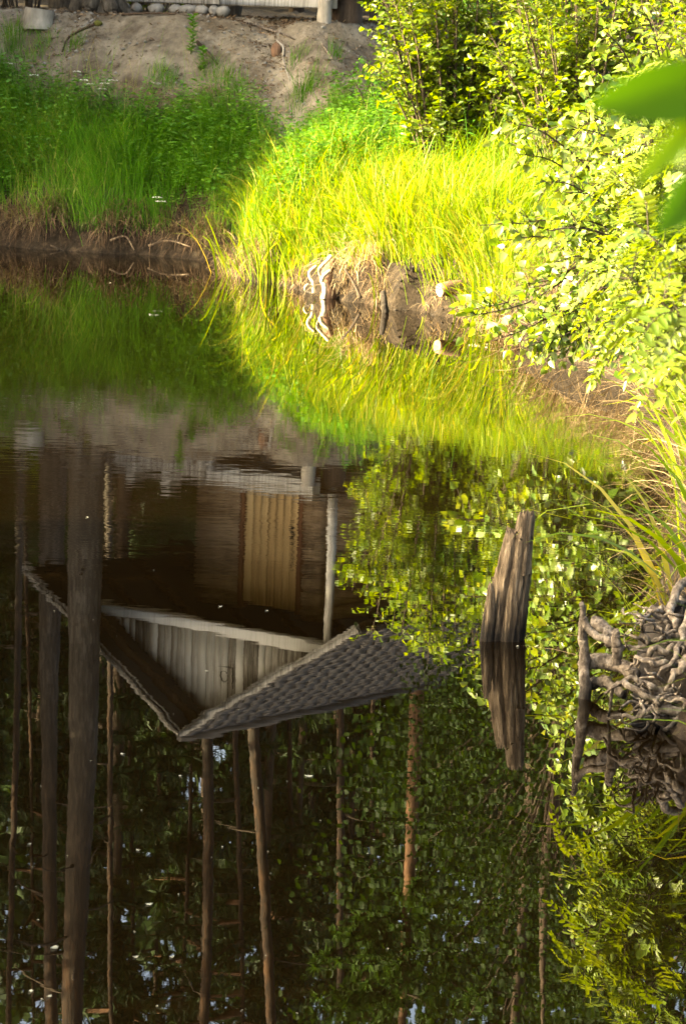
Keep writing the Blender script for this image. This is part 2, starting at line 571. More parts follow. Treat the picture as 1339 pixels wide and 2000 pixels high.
def water_mat():
    m, nt, out = newmat('pond_water')
    geo = N_(nt, 'NewGeometry')

    def slope(scale, mul, detail=2.0, off=(0, 0, 0)):
        mp = N_(nt, 'Mapping')
        mp.inputs['Scale'].default_value = scale
        mp.inputs['Location'].default_value = off
        nt.links.new(geo.outputs['Position'], mp.inputs[0])
        n = N_(nt, 'TexNoise', Scale=1.0, Detail=detail, Roughness=.5)
        nt.links.new(mp.outputs[0], n.inputs['Vector'])
        s = N_(nt, 'VectorMath', operation='SUBTRACT')
        nt.links.new(n.outputs['Color'], s.inputs[0])
        s.inputs[1].default_value = (.5, .5, .5)
        q = N_(nt, 'VectorMath', operation='MULTIPLY')
        nt.links.new(s.outputs[0], q.inputs[0])
        q.inputs[1].default_value = (mul, mul, 0)
        return q.outputs[0]
    swell = slope((1.3, 2.0, 1), .0024)
    mid = slope((4, 10, 1), .0017, 2.0, (4, 7, 0))
    fine = slope((7, 38, 1), .034, 3.0, (9, 2, 0))
    # breeze patches: where the fine ripples live
    mp = N_(nt, 'Mapping')
    mp.inputs['Scale'].default_value = (.28, .16, 1)
    mp.inputs['Location'].default_value = (2.2, .35, 0)
    nt.links.new(geo.outputs['Position'], mp.inputs[0])
    pn = N_(nt, 'TexNoise', Scale=1.0, Detail=2.0)
    nt.links.new(mp.outputs[0], pn.inputs['Vector'])
    mr = N_(nt, 'MapRange')
    mr.interpolation_type = 'SMOOTHSTEP'
    mr.inputs['From Min'].default_value = .42
    mr.inputs['From Max'].default_value = .66
    mr.inputs['To Min'].default_value = .28
    mr.inputs['To Max'].default_value = 1.0
    nt.links.new(pn.outputs[0], mr.inputs[0])
    # a breath of wind across the middle of the pond, 13 to 21 m out
    sep = N_(nt, 'SeparateXYZ')
    nt.links.new(geo.outputs['Position'], sep.inputs[0])
    c1 = N_(nt, 'MapRange')
    c1.interpolation_type = 'SMOOTHSTEP'
    c1.inputs['From Min'].default_value = 12.6
    c1.inputs['From Max'].default_value = 16.5
    nt.links.new(sep.outputs['Y'], c1.inputs[0])
    c2 = N_(nt, 'MapRange')
    c2.interpolation_type = 'SMOOTHSTEP'
    c2.inputs['From Min'].default_value = 19.0
    c2.inputs['From Max'].default_value = 23.0
    c2.inputs['To Min'].default_value = 1
    c2.inputs['To Max'].default_value = .12
    nt.links.new(sep.outputs['Y'], c2.inputs[0])
    cm = N_(nt, 'Math', operation='MULTIPLY')
    nt.links.new(c1.outputs[0], cm.inputs[0])
    nt.links.new(c2.outputs[0], cm.inputs[1])
    cmx = N_(nt, 'Math', operation='MULTIPLY_ADD')
    nt.links.new(cm.outputs[0], cmx.inputs[0])
    nt.links.new(mr.outputs[0], cmx.inputs[1])
    cmx.inputs[2].default_value = .05
    fs = N_(nt, 'VectorMath', operation='SCALE')
    nt.links.new(fine, fs.inputs[0])
    nt.links.new(cmx.outputs[0], fs.inputs['Scale'])
    a1 = N_(nt, 'VectorMath', operation='ADD')
    nt.links.new(swell, a1.inputs[0])
    nt.links.new(mid, a1.inputs[1])
    a2 = N_(nt, 'VectorMath', operation='ADD')
    nt.links.new(a1.outputs[0], a2.inputs[0])
    nt.links.new(fs.outputs[0], a2.inputs[1])
    a3 = N_(nt, 'VectorMath', operation='ADD')
    nt.links.new(a2.outputs[0], a3.inputs[0])
    a3.inputs[1].default_value = (0, 0, 1)
    nn = N_(nt, 'VectorMath', operation='NORMALIZE')
    nt.links.new(a3.outputs[0], nn.inputs[0])
    p = N_(nt, 'BsdfPrincipled', Roughness=.0, IOR=1.333)
    p.inputs['Base Color'].default_value = (.0030, .0017, .0005, 1)
    p.inputs['Specular IOR Level'].default_value = .5
    nt.links.new(nn.outputs[0], p.inputs['Normal'])
    nt.links.new(p.outputs[0], out.inputs[0])
    return m


def soak(m):
    """waterlogged dark band where the wood stands in the pond"""
    nt = m.node_tree
    p = [n for n in nt.nodes if n.type == 'BSDF_PRINCIPLED'][0]
    src = p.inputs['Base Color'].links[0].from_socket
    geo = N_(nt, 'NewGeometry')
    sep = N_(nt, 'SeparateXYZ')
    nt.links.new(geo.outputs['Position'], sep.inputs[0])
    noi = N_(nt, 'TexNoise', Scale=18.0)
    nt.links.new(geo.outputs['Position'], noi.inputs['Vector'])
    ad = N_(nt, 'Math', operation='MULTIPLY_ADD')
    nt.links.new(noi.outputs[0], ad.inputs[0])
    ad.inputs[1].default_value = -.09
    nt.links.new(sep.outputs['Z'], ad.inputs[2])
    mr = N_(nt, 'MapRange')
    mr.inputs['From Min'].default_value = -.02
    mr.inputs['From Max'].default_value = .05
    mr.inputs['To Min'].default_value = .22
    nt.links.new(ad.outputs[0], mr.inputs[0])
    vm = N_(nt, 'VectorMath', operation='SCALE')
    nt.links.new(src, vm.inputs[0])
    nt.links.new(mr.outputs[0], vm.inputs['Scale'])
    nt.links.new(vm.outputs[0], p.inputs['Base Color'])


for k_ in ('dead_wood', 'root_wood'):
    soak(M[k_])
M['ground'] = ground_mat()
M['water'] = water_mat()

# ------------------------------------------------------------------ terrain and pond
wl = [(0, 480), (60, 487), (120, 489), (200, 496), (265, 497), (330, 503), (430, 513), (455, 541), (500, 551), (540, 553), (600, 574), (640, 579),
      (680, 590), (720, 592), (760, 606), (810, 607), (850, 617), (905, 622), (960, 640), (1050, 690), (1150, 718), (1230, 765), (1300, 880),
      (1325, 1000), (1290, 1120), (1255, 1250), (1262, 1400), (1325, 1440)]
pond = [(-7.6, 36.5)] + [tuple(PW(x, y)[:2]) for x, y in wl] + [(1.42, 10.3), (1.5, 9.0), (1.5, 7.6), (1.4, 6.3), (1.0, 5.0), (0, 4.4), (-3, 4.0), (-7, 4.4), (-7.8, 10), (-7.3, 20), (-7.8, 30)]
pond = np.array(pond)


def shore_dist(X, Y):
    """signed distance to the pond's edge, positive on land"""
    shp = X.shape
    q = np.stack([X.ravel(), Y.ravel()], 1)
    best = np.full(len(q), 1e9)
    inside = np.zeros(len(q), bool)
    n = len(pond)
    for i in range(n):
        a, b = pond[i], pond[(i + 1) % n]
        ab = b - a
        t = np.clip(((q - a) @ ab) / (ab @ ab), 0, 1)
        best = np.minimum(best, np.linalg.norm(q - (a + t[:, None] * ab), axis=1))
        c = ((a[1] > q[:, 1]) != (b[1] > q[:, 1]))
        with np.errstate(divide='ignore', invalid='ignore'):
            xi = (b[0] - a[0]) * (q[:, 1] - a[1]) / (b[1] - a[1]) + a[0]
        inside ^= c & (q[:, 0] < xi)
    return np.where(inside, -best, best).reshape(shp)


def vnoise(X, Y, s, seed):
    """smooth value noise"""
    r = np.random.default_rng(seed).random((64, 64))
    x, y = X * s + 1000, Y * s + 1000
    xi, yi = np.floor(x).astype(int), np.floor(y).astype(int)
    fx, fy = x - xi, y - yi
    fx, fy = fx * fx * (3 - 2 * fx), fy * fy * (3 - 2 * fy)
    g = lambda a, b: r[a % 64, b % 64]
    return (g(xi, yi) * (1 - fx) * (1 - fy) + g(xi + 1, yi) * fx * (1 - fy) + g(xi, yi + 1) * (1 - fx) * fy + g(xi + 1, yi + 1) * fx * fy) * 2 - 1


def sstep(a, b, x):
    t = np.clip((x - a) / (b - a), 0, 1)
    return t * t * (3 - 2 * t)


TOP = 2.40


def height(X, Y):
    X, Y = np.asarray(X, float), np.asarray(Y, float)
    s = shore_dist(X, Y)
    lip = .32 + .10 * vnoise(X, Y, 1.3, 3)
    # far bank (left) rises steeply to the clearing; towards the right it lies back
    run = np.where(Y > 25, 2.35 + 3.6 * sstep(-.7, 1.6, X), 5.5)
    top = np.where(Y > 25, TOP, 1.55 + .85 * sstep(20, 26, Y))
    top = np.where(X < -7, 1.9, top)
    sl = np.clip((s - .25) / run, 0, 1)
    prof = lip * sstep(0, .22, s) + (top - lip) * (sl ** .9)
    # crumbly crest and a sand chute
    prof = prof + np.where((s > .3) & (Y > 25), .10 * vnoise(X, Y, 1.7, 5) * (1 - sl * .8) + .05 * vnoise(X, Y, 4.0, 6) * (1 - sl ** 4), 0)
    ch = np.exp(-((X - (-1.02 + .45 * (36.2 - Y) / 2.2)) / .26) ** 2) * sstep(33.4, 34.2, Y) * (1 - sstep(36.0, 36.8, Y))
    prof = prof - .16 * ch
    under = np.clip(s * .9, -1.1, 0)
    h = np.where(s > 0, prof, under)
    h = h + np.where(s > .02, .032 * vnoise(X, Y, 6.0, 8) + .020 * vnoise(X, Y, 13, 9), 0)
    far = sstep(42, 130, Y) * 1.5
    h = h + np.where(s > 3, far, 0)
    # the ground the photographer stands on
    return h


def axis(segs):
    out = []
    for a, b, st in segs:
        out.append(np.arange(a, b - 1e-9, st))
    out.append([segs[-1][1]])
    return np.concatenate(out)


gx = axis([(-400, -60, 40), (-60, -16, 4), (-16, -5, .7), (-5, 4, .07), (4, 16, .7), (16, 60, 4), (60, 400, 40)])
gy = axis([(-120, -20, 20), (-20, 3, 1.5), (3, 8, .3), (8, 26, .11), (26, 39, .07), (39, 48, .6), (48, 120, 4), (120, 900, 60)])
GX, GY = np.meshgrid(gx, gy)
GZ = height(GX, GY)
nx, ny = len(gx), len(gy)
gi = (np.arange(ny - 1)[:, None] * nx + np.arange(nx - 1)[None]).reshape(-1)
GQ = np.stack([gi, gi + 1, gi + nx + 1, gi + nx], 1)
S = shore_dist(GX, GY)
chz = np.exp(-((GX - (-1.02 + .45 * (36.2 - GY) / 2.2)) / .36) ** 2) * sstep(33.2, 34.2, GY)
sand = sstep(1.35, 1.95, GZ) * (GY > 25) * (1 - sstep(39.0, 42, GY)) * (1 - sstep(.6, 2.2, GX)) * .72 * sstep(-8, -5, GX)
sand = np.maximum(sand, chz * (GZ > .9) * 1.05 * (1 - sstep(37, 39, GY)))
mb = MB()
mb.add(np.stack([GX, GY, GZ], -1).reshape(-1, 3), GQ, sand.ravel())
ground = mb.build('ground', M['ground'], smooth=True)
mud = (1 - sstep(.25, .7, S + .12 * vnoise(GX, GY, 3, 4))).ravel()
ga = ground.data.attributes.new('mud', 'FLOAT', 'POINT')
ga.data.foreach_set('value', mud.astype(np.float32))
tag(ground, 'sandy earth bank and ground round the pond', kind='structure')

mb = MB()
mb.add(np.array([[-9.5, 3, 0], [4, 3, 0], [4, 38, 0], [-9.5, 38, 0]], float), np.array([[0, 1, 2, 3]]))
water = mb.build('water', M['water'])
tag(water, 'still dark brown pond water mirroring the bank', kind='structure')


def H(x, y):
    return float(height(np.array([x]), np.array([y]))[0])


def on_ground(n, x0, x1, y0, y1):
    x = rng.uniform(x0, x1, n)
    y = rng.uniform(y0, y1, n)
    return x, y, height(x, y), shore_dist(x, y)


def px_of(Pt):
    """photograph pixel of world points (for sorting by where they show)"""
    q = (np.asarray(Pt) - np.array([0, 0, CAM_H])) @ _R
    return 669.5 + F * q[..., 0] / -q[..., 2], 1000 - F * q[..., 1] / -q[..., 2]


def hit(px, py, d0=26.0, d1=38.5):
    """where the line of sight through a pixel meets the ground"""
    d = np.arange(d0, d1, .02)
    r = ray(px, py)
    q = r[None] * (d / r[1])[:, None]
    q[:, 2] += CAM_H
    g = height(q[:, 0], q[:, 1])
    k = np.where(g >= q[:, 2])[0]
    i = k[0] if len(k) else len(d) - 60
    return np.array([q[i, 0], q[i, 1], g[i]])


# ------------------------------------------------------------------ the shelter on the far bank
A = math.radians(39)
E = np.array([math.cos(A), -math.sin(A), 0])      # to the right along the gable
G = np.array([math.sin(A), math.cos(A), 0])       # back along the ridge
UP = np.array([0, 0, 1.0])
G0 = np.array([-1.40, 37.25, 0])                  # gable centre


def hp(e, g, z):
    return G0 + E * e + G * g + UP * z


hut = thing('wooden_shelter', (G0[0], G0[1], TOP), 'wooden shelter with grey board gable, pale door and grey shingle roof, mirrored in the pond', 'shelter')
DECK = 2.72
# deck: joists in front, floor boards on top
for k, (e0, e1) in enumerate([(-1.72, .05), (.06, 1.62)]):
    mb = MB()
    obox(mb, hp(e0, -.32, 2.545), E * (e1 - e0), G * .14, UP * .175, .3 + .15 * k, .008)
    mb.build('deck_beam', M['grey_board'], hut)
for k in range(11):
    mb = MB()
    obox(mb, hp(-1.72, -.34 + k * .142, DECK + .002), E * 3.36, G * .134, UP * .032, rng.random(), .004)
    mb.build('floor_board', M['grey_board'], hut)
for e, gs in ((-1.98, (.06, 3.6)), (1.6, (.06, 3.6))):
    for g in gs:
        mb = MB()
        tube(mb, smooth_path([hp(e, g, DECK + .03), hp(e + .01, g, 3.6), hp(e, g, 4.42)], 8), [.055, .050, .048], 12, .6, .02)
        mb.build('post', M['grey_board'], hut, True)
mb = MB()
obox(mb, hp(-2.06, -.02, 4.40), E * 3.78, G * .14, UP * .13, .9, .012)
mb.build('gable_beam', M['grey_board'], hut)
mb = MB()
obox(mb, hp(-2.06, 3.5, 4.40), E * 3.76, G * .14, UP * .13, .5, .012)
mb.build('tie_beam', M['grey_board'], hut)
SL = .62
RZ = 5.65
e = -1.58
while e < 1.52:
    w = rng.uniform(.085, .13)
    z0, z1 = RZ - .10 - SL * abs(e), RZ - .10 - SL * abs(e + w)
    g = rng.uniform(0, .012)
    if min(z0, z1) > 4.56:
        V = np.array([hp(e, g, 4.532), hp(e + w - .006, g, 4.532), hp(e + w - .006, g, z1), hp(e, g, z0),
                      hp(e, g + .022, 4.532), hp(e + w - .006, g + .022, 4.532), hp(e + w - .006, g + .022, z1), hp(e, g + .022, z0)])
        MB().add(V, BOXF[:, ::-1], rng.uniform(.05, 1.15)).build('gable_board', M['grey_board'], hut)
    e += w
# emblem near the top of the gable: a small ring with an angle beside it
mb = MB()
th = np.linspace(.5, 5.6, 14)
tube(mb, np.array([hp(.16 + .055 * math.cos(t), -.012, 5.02 + .065 * math.sin(t)) for t in th]), .005, 5)
obox(mb, hp(.07, -.016, 4.895), E * .22, G * .012, UP * .007)
obox(mb, hp(.282, -.016, 4.905), E * .008, G * .012, UP * .20)
mb.build('emblem', M['dark_mark'], hut)
# roof: two slopes of boarding, barge boards, shingles
roof = bpy.data.objects.new('roof', None)
C.objects.link(roof)
roof.parent = hut
HW, FRONT, RL = 2.5, -.52, 4.85
for s in (-1, 1):
    dn = (E * s - UP * SL)
    dn = dn / np.linalg.norm(dn)
    ln = HW * math.sqrt(1 + SL * SL)
    nr = np.cross(G, dn) * s
    nr = nr if nr[2] > 0 else -nr
    a = hp(0, FRONT, RZ - .055)
    mb = MB()
    obox(mb, a, dn * ln, G * RL, nr * .03)
    mb.build('roof_boarding', M['roof_felt'], roof)  # felt black shows between shingles; underneath, it paints in the shade below the roof
    mb = MB()
    obox(mb, a - G * .026 - nr * .05, dn * (ln + .02), G * .024, nr * .085, .55, .004)
    mb.build('barge_board', M['grey_board'], roof)
    mb = MB()
    obox(mb, a - G * .052 - nr * .02, dn * (ln + .02), G * .024, nr * .06, .35, .004)
    mb.build('barge_trim', M['grey_board'], roof)
    # shingles
    rows = 12
    joined = MB()
    rl = ln / rows
    cols = 20
    cw = RL / cols
    base = None
    for r in range(rows):
        for c in range(cols + (r % 2)):
            g0 = c * cw - (cw / 2 if r % 2 else 0)
            g1 = g0 + cw - .05
            g0, g1 = max(g0, 0), min(g1, RL)
            if g1 - g0 < .05:
                continue
            o = a + dn * (r * rl) + G * g0 + nr * .034
            full = abs(g1 - g0 - (cw - .05)) < 1e-6
            if full and base is not None:
                ob = base[0].copy()
                C.objects.link(ob)
                ob.location = Vector(base[0].location) + Vector(list(o - base[1]))
                continue
            mb = MB() if s > 0 else joined
            t0 = o + nr * .002
            sl_ = dn * (rl + .012) + nr * .007
            obox(mb, t0, sl_ * .6, G * (g1 - g0 + .046), nr * .006, .5)
            obox(mb, t0 + sl_ * .6 + G * .012, sl_ * .4, G * max(.02, g1 - g0 - .02), nr * .006, .5)
            if s < 0:
                continue
            ob = mb.build('shingle', M['shingle'], roof)
            if full:
                base = (ob, o)
    if s < 0:
        joined.build('far_slope_shingles', M['shingle'], roof, False, 'stuff')
joined = None
mb = MB()
tube(mb, [hp(0, FRONT - .03, RZ + .01), hp(0, FRONT + RL, RZ + .01)], .05, 8, .6)
mb.build('ridge_cap', M['shingle'], roof)
for s in (-1, 1):
    for k in range(7):
        g = FRONT + .25 + k * .72
        mb = MB()
        dn = E * s - UP * SL
        obox(mb, hp(0, g, RZ - .17), dn * HW * .98, G * .05, UP * .10, .4)
        mb.build('rafter', M['dark_bark'], roof)  # dark tone on the rafters stands in for shade under the roof
# cabin under the roof
WG = 1.2
zz = DECK + .04
k = 0
while zz < 4.38:
    for (e0, e1, nm) in ((-1.41, -.70, 'wall_log'), (.24, .50, 'wall_log')):
        mb = MB()
        tube(mb, [hp(e0, WG + .09, zz + .085), hp(e1, WG + .09, zz + .085)], .092, 10, rng.random(), .03)
        mb.build(nm, M['log_side'], hut, True)
    mb = MB()
    tube(mb, [hp(-1.36, WG + .1, zz + .085), hp(-1.36, WG + 2.3, zz + .085)], .088, 10, rng.random(), .03)
    mb.build('wall_log', M['log_side'], hut, True)
    mb = MB()
    tube(mb, [hp(.45, WG + .1, zz + .085), hp(.45, WG + 2.3, zz + .085)], .088, 10, rng.random(), .03)
    mb.build('wall_log', M['log_side'], hut, True)
    zz += .172
for k in range(7):
    mb = MB()
    obox(mb, hp(-.66 + k * .116, WG + .03, DECK + .045), E * .113, G * .035, UP * 1.62, rng.random(), .003)
    mb.build('door_board', M['pine_door'], hut)
for e0 in (-.72, .165):
    mb = MB()
    obox(mb, hp(e0, WG - .005, DECK + .04), E * .065, G * .12, UP * 1.68, .4, .004)
    mb.build('door_frame', M['red_board'], hut)
mb = MB()
for k in range(7):
    z = 3.50 + k * .062
    obox(mb, hp(.065, WG + .020, z), E * .05, G * .008, UP * .010)
    obox(mb, hp(.065 + .018 * (k % 2), WG + .022, z + .012), E * .012, G * .006, UP * .026)
mb.build('door_lettering', M['dark_mark'], hut)
mb = MB()
obox(mb, hp(.06, WG - .02, 3.42), E * .03, G * .05, UP * .12, .5, .006)
mb.build('door_handle', M['dark_mark'], hut)

# stones under the deck edge
def stone(loc, r, name, label, group=None, mat='stone'):
    u, v = 10, 6
    th = np.linspace(0, 2 * np.pi, u, endpoint=False)
    V, ph = [], np.linspace(.15, np.pi - .15, v)
    k = 1 + rng.normal(0, .10, (v, u))
    for i, p in enumerate(ph):
        for j, t in enumerate(th):
            V.append([loc[0] + r[0] * math.sin(p) * math.cos(t) * k[i, j], loc[1] + r[1] * math.sin(p) * math.sin(t) * k[i, j], loc[2] + r[2] * math.cos(p) * k[i, j]])
    i = np.arange(v - 1)[:, None] * u
    j = np.arange(u)[None]
    Q = np.stack([i + j, i + u + j, i + u + (j + 1) % u, i + (j + 1) % u], -1).reshape(-1, 4)
    o = MB().add(np.array(V), [Q, np.arange(u)[None], np.arange((v - 1) * u, v * u)[None, ::-1]]).build(name, M[mat], None, True, loc=loc)
    return tag(o, label, 'stone', group)


stx = [(275, 21, 17), (318, 20, 12), (355, 22, 11), (412, 21, 17), (470, 23, 15), (505, 24, 21), (545, 25, 15), (580, 26, 11), (603, 27, 14)]
for k, (x, y, w) in enumerate(stx):
    e = -1.55 + 1.75 * (x - 275) / 340
    p = hp(e, -.36, 2.475)
    stone(p, (w * .0058, .09, .062), 'foundation_stone', ['leftmost', 'second', 'third', 'fourth', 'middle, fifth', 'sixth, widest', 'seventh', 'eighth', 'rightmost'][k] + ' in the row of grey stones under the deck timber' + ('' if k in (0, 8) else ', counted from the left'), 'stones under the deck timber')

# sawn log seats
def seat(px, py, d, r, h, label, side, half):
    c = P(px, py, d)
    c[2] = H(c[0], c[1]) - .03
    t = thing('log_seat', c, label, 'log')
    mb = MB()
    tube(mb, smooth_path([c, c + [0, 0, h / 2], c + [0.01, 0, h]], 7), [r * 1.05, r, r * .98], 18, .5, .025, cap=False)
    mb.build('bark', M[side], t, True)
    mb = MB()
    th = np.linspace(0, 2 * np.pi, 18, endpoint=False)
    V = np.array([c + [r * .97 * math.cos(a) + .01, r * .97 * math.sin(a), h] for a in th])
    mb.add(V, np.arange(18)[None])
    mb.build('sawn_top', M['cut_end'], t)
    return t


seat(76, 28, 37.0, .165, .22, 'pale debarked log section standing at the left end of the bank top', 'pale_log', 0)
seat(633, 34, 36.0, .075, .26, 'slim pale log post standing at the end of the deck timber', 'pale_log', 0)
seat(678, 26, 36.35, .16, .28, 'dark brown barked log section next to the slim pale post', 'dark_bark', 0)
c = hp(-1.25, -.1, DECK + .03)
for k, (e, h) in enumerate(((-1.35, .16), (-.80, .2))):
    c = hp(e, -.12, DECK + .036)
    mb = MB()
    obox(mb, c, E * .15, G * .2, UP * h, .8, .01)
    tag(mb.build('wood_block', M['pale_log'], None, loc=c), ['pale block of wood on the left end of the shelter deck', 'pale block of wood on the deck beside the shelter wall'][k], 'wood block')

# ------------------------------------------------------------------ pines
def pine_trunk(t, path, rad, split, sides=14, n=40):
    pts = smooth_path(path, n)
    rr = np.interp(np.linspace(0, 1, n), np.linspace(0, 1, len(rad)), rad)
    mb = MB()
    tube(mb, pts, rr, sides, .5, .03)
    mb.build('trunk', M['pine_stem'], t, True)
    return pts, rr


def needle_tufts(mb, centers, size, per, tint):
    """sprays of needles round each centre"""
    N = len(centers)
    c = np.repeat(centers, per, 0)
    d = nrm(rng.normal(0, 1, (N * per, 3)) + [0, 0, .35])
    L = rng.uniform(.6, 1.1, N * per) * size
    s = nrm(np.cross(d, rng.normal(0, 1, (N * per, 3)))) * (L * .085)[:, None]
    V = np.stack([c - s, c + s, c + d * L[:, None]], 1).reshape(-1, 3)
    mb.add(V, np.arange(N * per * 3).reshape(-1, 3), np.repeat(np.clip(tint + rng.normal(0, .2, N * per), 0, 1), 3))


def crown_meshes(seed, h0, h1, spread, nb, conical, per=16, size=.3):
    """branches and needles of one crown, trunk axis at x=y=0"""
    b, l = MB(), MB()
    for k in range(nb):
        f = (k + rng.random()) / nb
        z = h0 + (h1 - h0) * f
        a = rng.uniform(0, 2 * math.pi)
        R = spread * ((1 - f) * .95 + .08 if conical else math.sin(math.pi * (.18 + .8 * f)) ** .7) * rng.uniform(.7, 1.15)
        dr = -.28 * R if conical else .22 * R
        p0 = np.array([0, 0, z])
        dirv = np.array([math.cos(a), math.sin(a), 0])
        pts = smooth_path([p0, p0 + dirv * R * .5 + [0, 0, dr * .4], p0 + dirv * R + [0, 0, dr + (.1 * R if conical else 0)]], 7)
        tube(b, pts, [.045 * R ** .5, .02, .006], 4, cap=False)
        m = int(5 + R * (6 if conical else 5))
        t = rng.uniform(.25, 1, m)
        base = np.stack([np.interp(t, np.linspace(0, 1, 7), pts[:, i]) for i in range(3)], 1)
        sd = np.array([-dirv[1], dirv[0], 0])
        off = rng.normal(0, 1, m)[:, None] * sd * (.28 * R * (1.1 - t))[:, None]
        off[:, 2] += rng.normal(0, .08, m) - (np.abs(rng.normal(0, .12, m)) if conical else 0)
        needle_tufts(l, base + off, size, per, rng.uniform(.2, .7))
    return b, l


def make_pine(path, rad, label, split=.35, crown=True, group=None, ch0=.6, seed=1, nb=26, stubs=8):
    path = [np.asarray(p, float) for p in path]
    base = path[0]
    t = thing('pine_tree', base, label, 'tree', group)
    pts, rr = pine_trunk(t, path, rad, split)
    for k in range(stubs):
        i = rng.integers(int(len(pts) * .15), int(len(pts) * .75))
        a = rng.uniform(0, 2 * math.pi)
        L = rng.uniform(.25, 1.6)
        d = np.array([math.cos(a), math.sin(a), rng.uniform(-.3, .2)])
        mb = MB()
        tube(mb, smooth_path([pts[i], pts[i] + d * L * .5 + [0, 0, .04], pts[i] + d * L + [0, 0, rng.uniform(-.25, .1)]], 6), [.022, .012, .004], 5)
        mb.build('dead_branch', M['twig'], t, True)
    if crown:
        top = pts[-1]
        b, l = crown_meshes(seed, 0, 1, 1, 1, False) if False else (MB(), MB())
        hh = top[2] - base[2]
        bb, ll = crown_meshes(seed, hh * ch0, hh * 1.02, 2.1, nb, False)
        ax = lambda z: np.stack([np.interp(z, pts[:, 2] - base[2], pts[:, i]) for i in (0, 1)], 1)
        for src, nm, mt in ((bb, 'branches', 'pine_bark_upper'), (ll, 'crown', 'needle')):
            for j, V in enumerate(src.V):
                zc = np.full(len(V), V[:, 2].mean())
                src.V[j] = np.concatenate([V[:, :2] + ax(zc), V[:, 2:] + base[2]], 1)
            src.build(nm, M[mt], t, False, 'stuff')
    return t


# the big pine at the edge of the bank and its neighbour
bx = PR(172, 862, 37.3)
bx[2] = H(bx[0], bx[1]) - .15
bp = [bx, PR(170, 905, 37.3), PR(166, 1150, 37.3), PR(163, 1450, 37.3), PR(150, 1750, 37.3), PR(140, 2000, 37.3), PR(120, 2500, 37.5), PR(118, 3050, 37.7)]
big = make_pine(bp, [.235, .215, .195, .16, .14, .12, .09, .03], 'thick pine at the left edge of the bank top with flared grey root base', .62, True, None, .72, 21, 22, 10)
for k, (dx, dy, L) in enumerate(((-.9, -.3, .28), (.55, -.75, .2), (.95, -.05, .30), (-.35, -.9, .16), (1.0, .5, .3))):
    d = nrm(np.array([dx, dy, 0.0]))
    q = [bx + [0, 0, .42] + d * .10, bx + [0, 0, .24] + d * .24]
    for f in (.4, .65, 1.0):
        w = bx + d * (.2 + L * f)
        q.append(np.array([w[0], w[1], H(w[0], w[1]) + .01 - .07 * (f == 1)]))
    mb = MB()
    tube(mb, smooth_path(q, 12), [.11, .09, .06, .04, .015], 9, .5, .05)
    mb.build('root_flare', M['pine_stem'], big, True)
b2 = PR(104, 880, 40.5)
b2[2] = H(b2[0], b2[1]) - .1
make_pine([b2, PR(103, 1000, 40.5), PR(98, 1200, 40.5), PR(96, 1450, 40.5), PR(98, 1750, 40.5), PR(100, 2000, 40.6), PR(100, 2700, 41)], [.19, .165, .135, .10, .085, .08, .03],
          'slimmer pine standing just behind the thick pine', .42, True, None, .75, 33, 20, 9)

spec = [(372, 350, 12, 62), (395, 395, 26, 47), (463, 476, 14, 58), (489, 527, 27, 46), (538, 534, 12, 66), (562, 566, 14, 60), (612, 600, 11, 72),
        (655, 660, 18, 55), (728, 726, 12, 64), (30, 22, 16, 52), (255, 262, 12, 60), (310, 300, 12, 66), (220, 228, 14, 55), (690, 700, 12, 74), (60, 64, 10, 66)]
for k, (xa, xb, w, d) in enumerate(spec):
    p1, p2 = PR(xa, 1470, d), PR(xb, 2000, d)
    v = (p2 - p1) / (p2[2] - p1[2])
    z0 = H(p1[0], d) - .1
    hh = rng.uniform(17, 23)
    f = lambda z: p1 + v * (z - p1[2])
    r = w / 2 * d / F * .8
    wob = rng.normal(0, .05, 2)
    make_pine([f(z0), f(z0 + hh * .3) + [wob[0], 0, 0], f(z0 + hh * .6) + [wob[1], 0, 0], f(z0 + hh)], [r * 1.25, r * 1.02, r * .85, .03],
              'tall straight pine in the wood behind the shelter, seen mirrored in the water', .28, True, 'pines of the wood behind the shelter', .60, 50 + k, 24, 5)

# more pines and spruces deeper in the wood: copies of a few models
def tree_model(kind, seed):
    hh = {'pine': 20, 'spruce': 15}[kind]
    nm = {'pine': 'pine_tree', 'spruce': 'spruce_tree'}[kind]
    t = thing(nm, (0, 0, 0), 'tree', 'tree')
    mb = MB()
    pts = smooth_path([[0, 0, -.2], [.06, 0, hh * .35], [-.05, .04, hh * .7], [0, 0, hh]], 14)
    tube(mb, pts, [.13, .10, .08, .02] if kind == 'pine' else [.14, .11, .07, .01], 9, .5, .03)
    mb.build('trunk', M['pine_stem' if kind == 'pine' else 'dark_bark'], t, True)
    b, l = crown_meshes(seed, hh * (.50 if kind == 'pine' else .12), hh, 2.3 if kind == 'pine' else 2.0, 34 if kind == 'pine' else 64, kind == 'spruce', 20, .36)
    b.build('branches', M['twig'], t, False, 'stuff')
    l.build('crown', M['needle'], t, False, 'stuff')
    return t


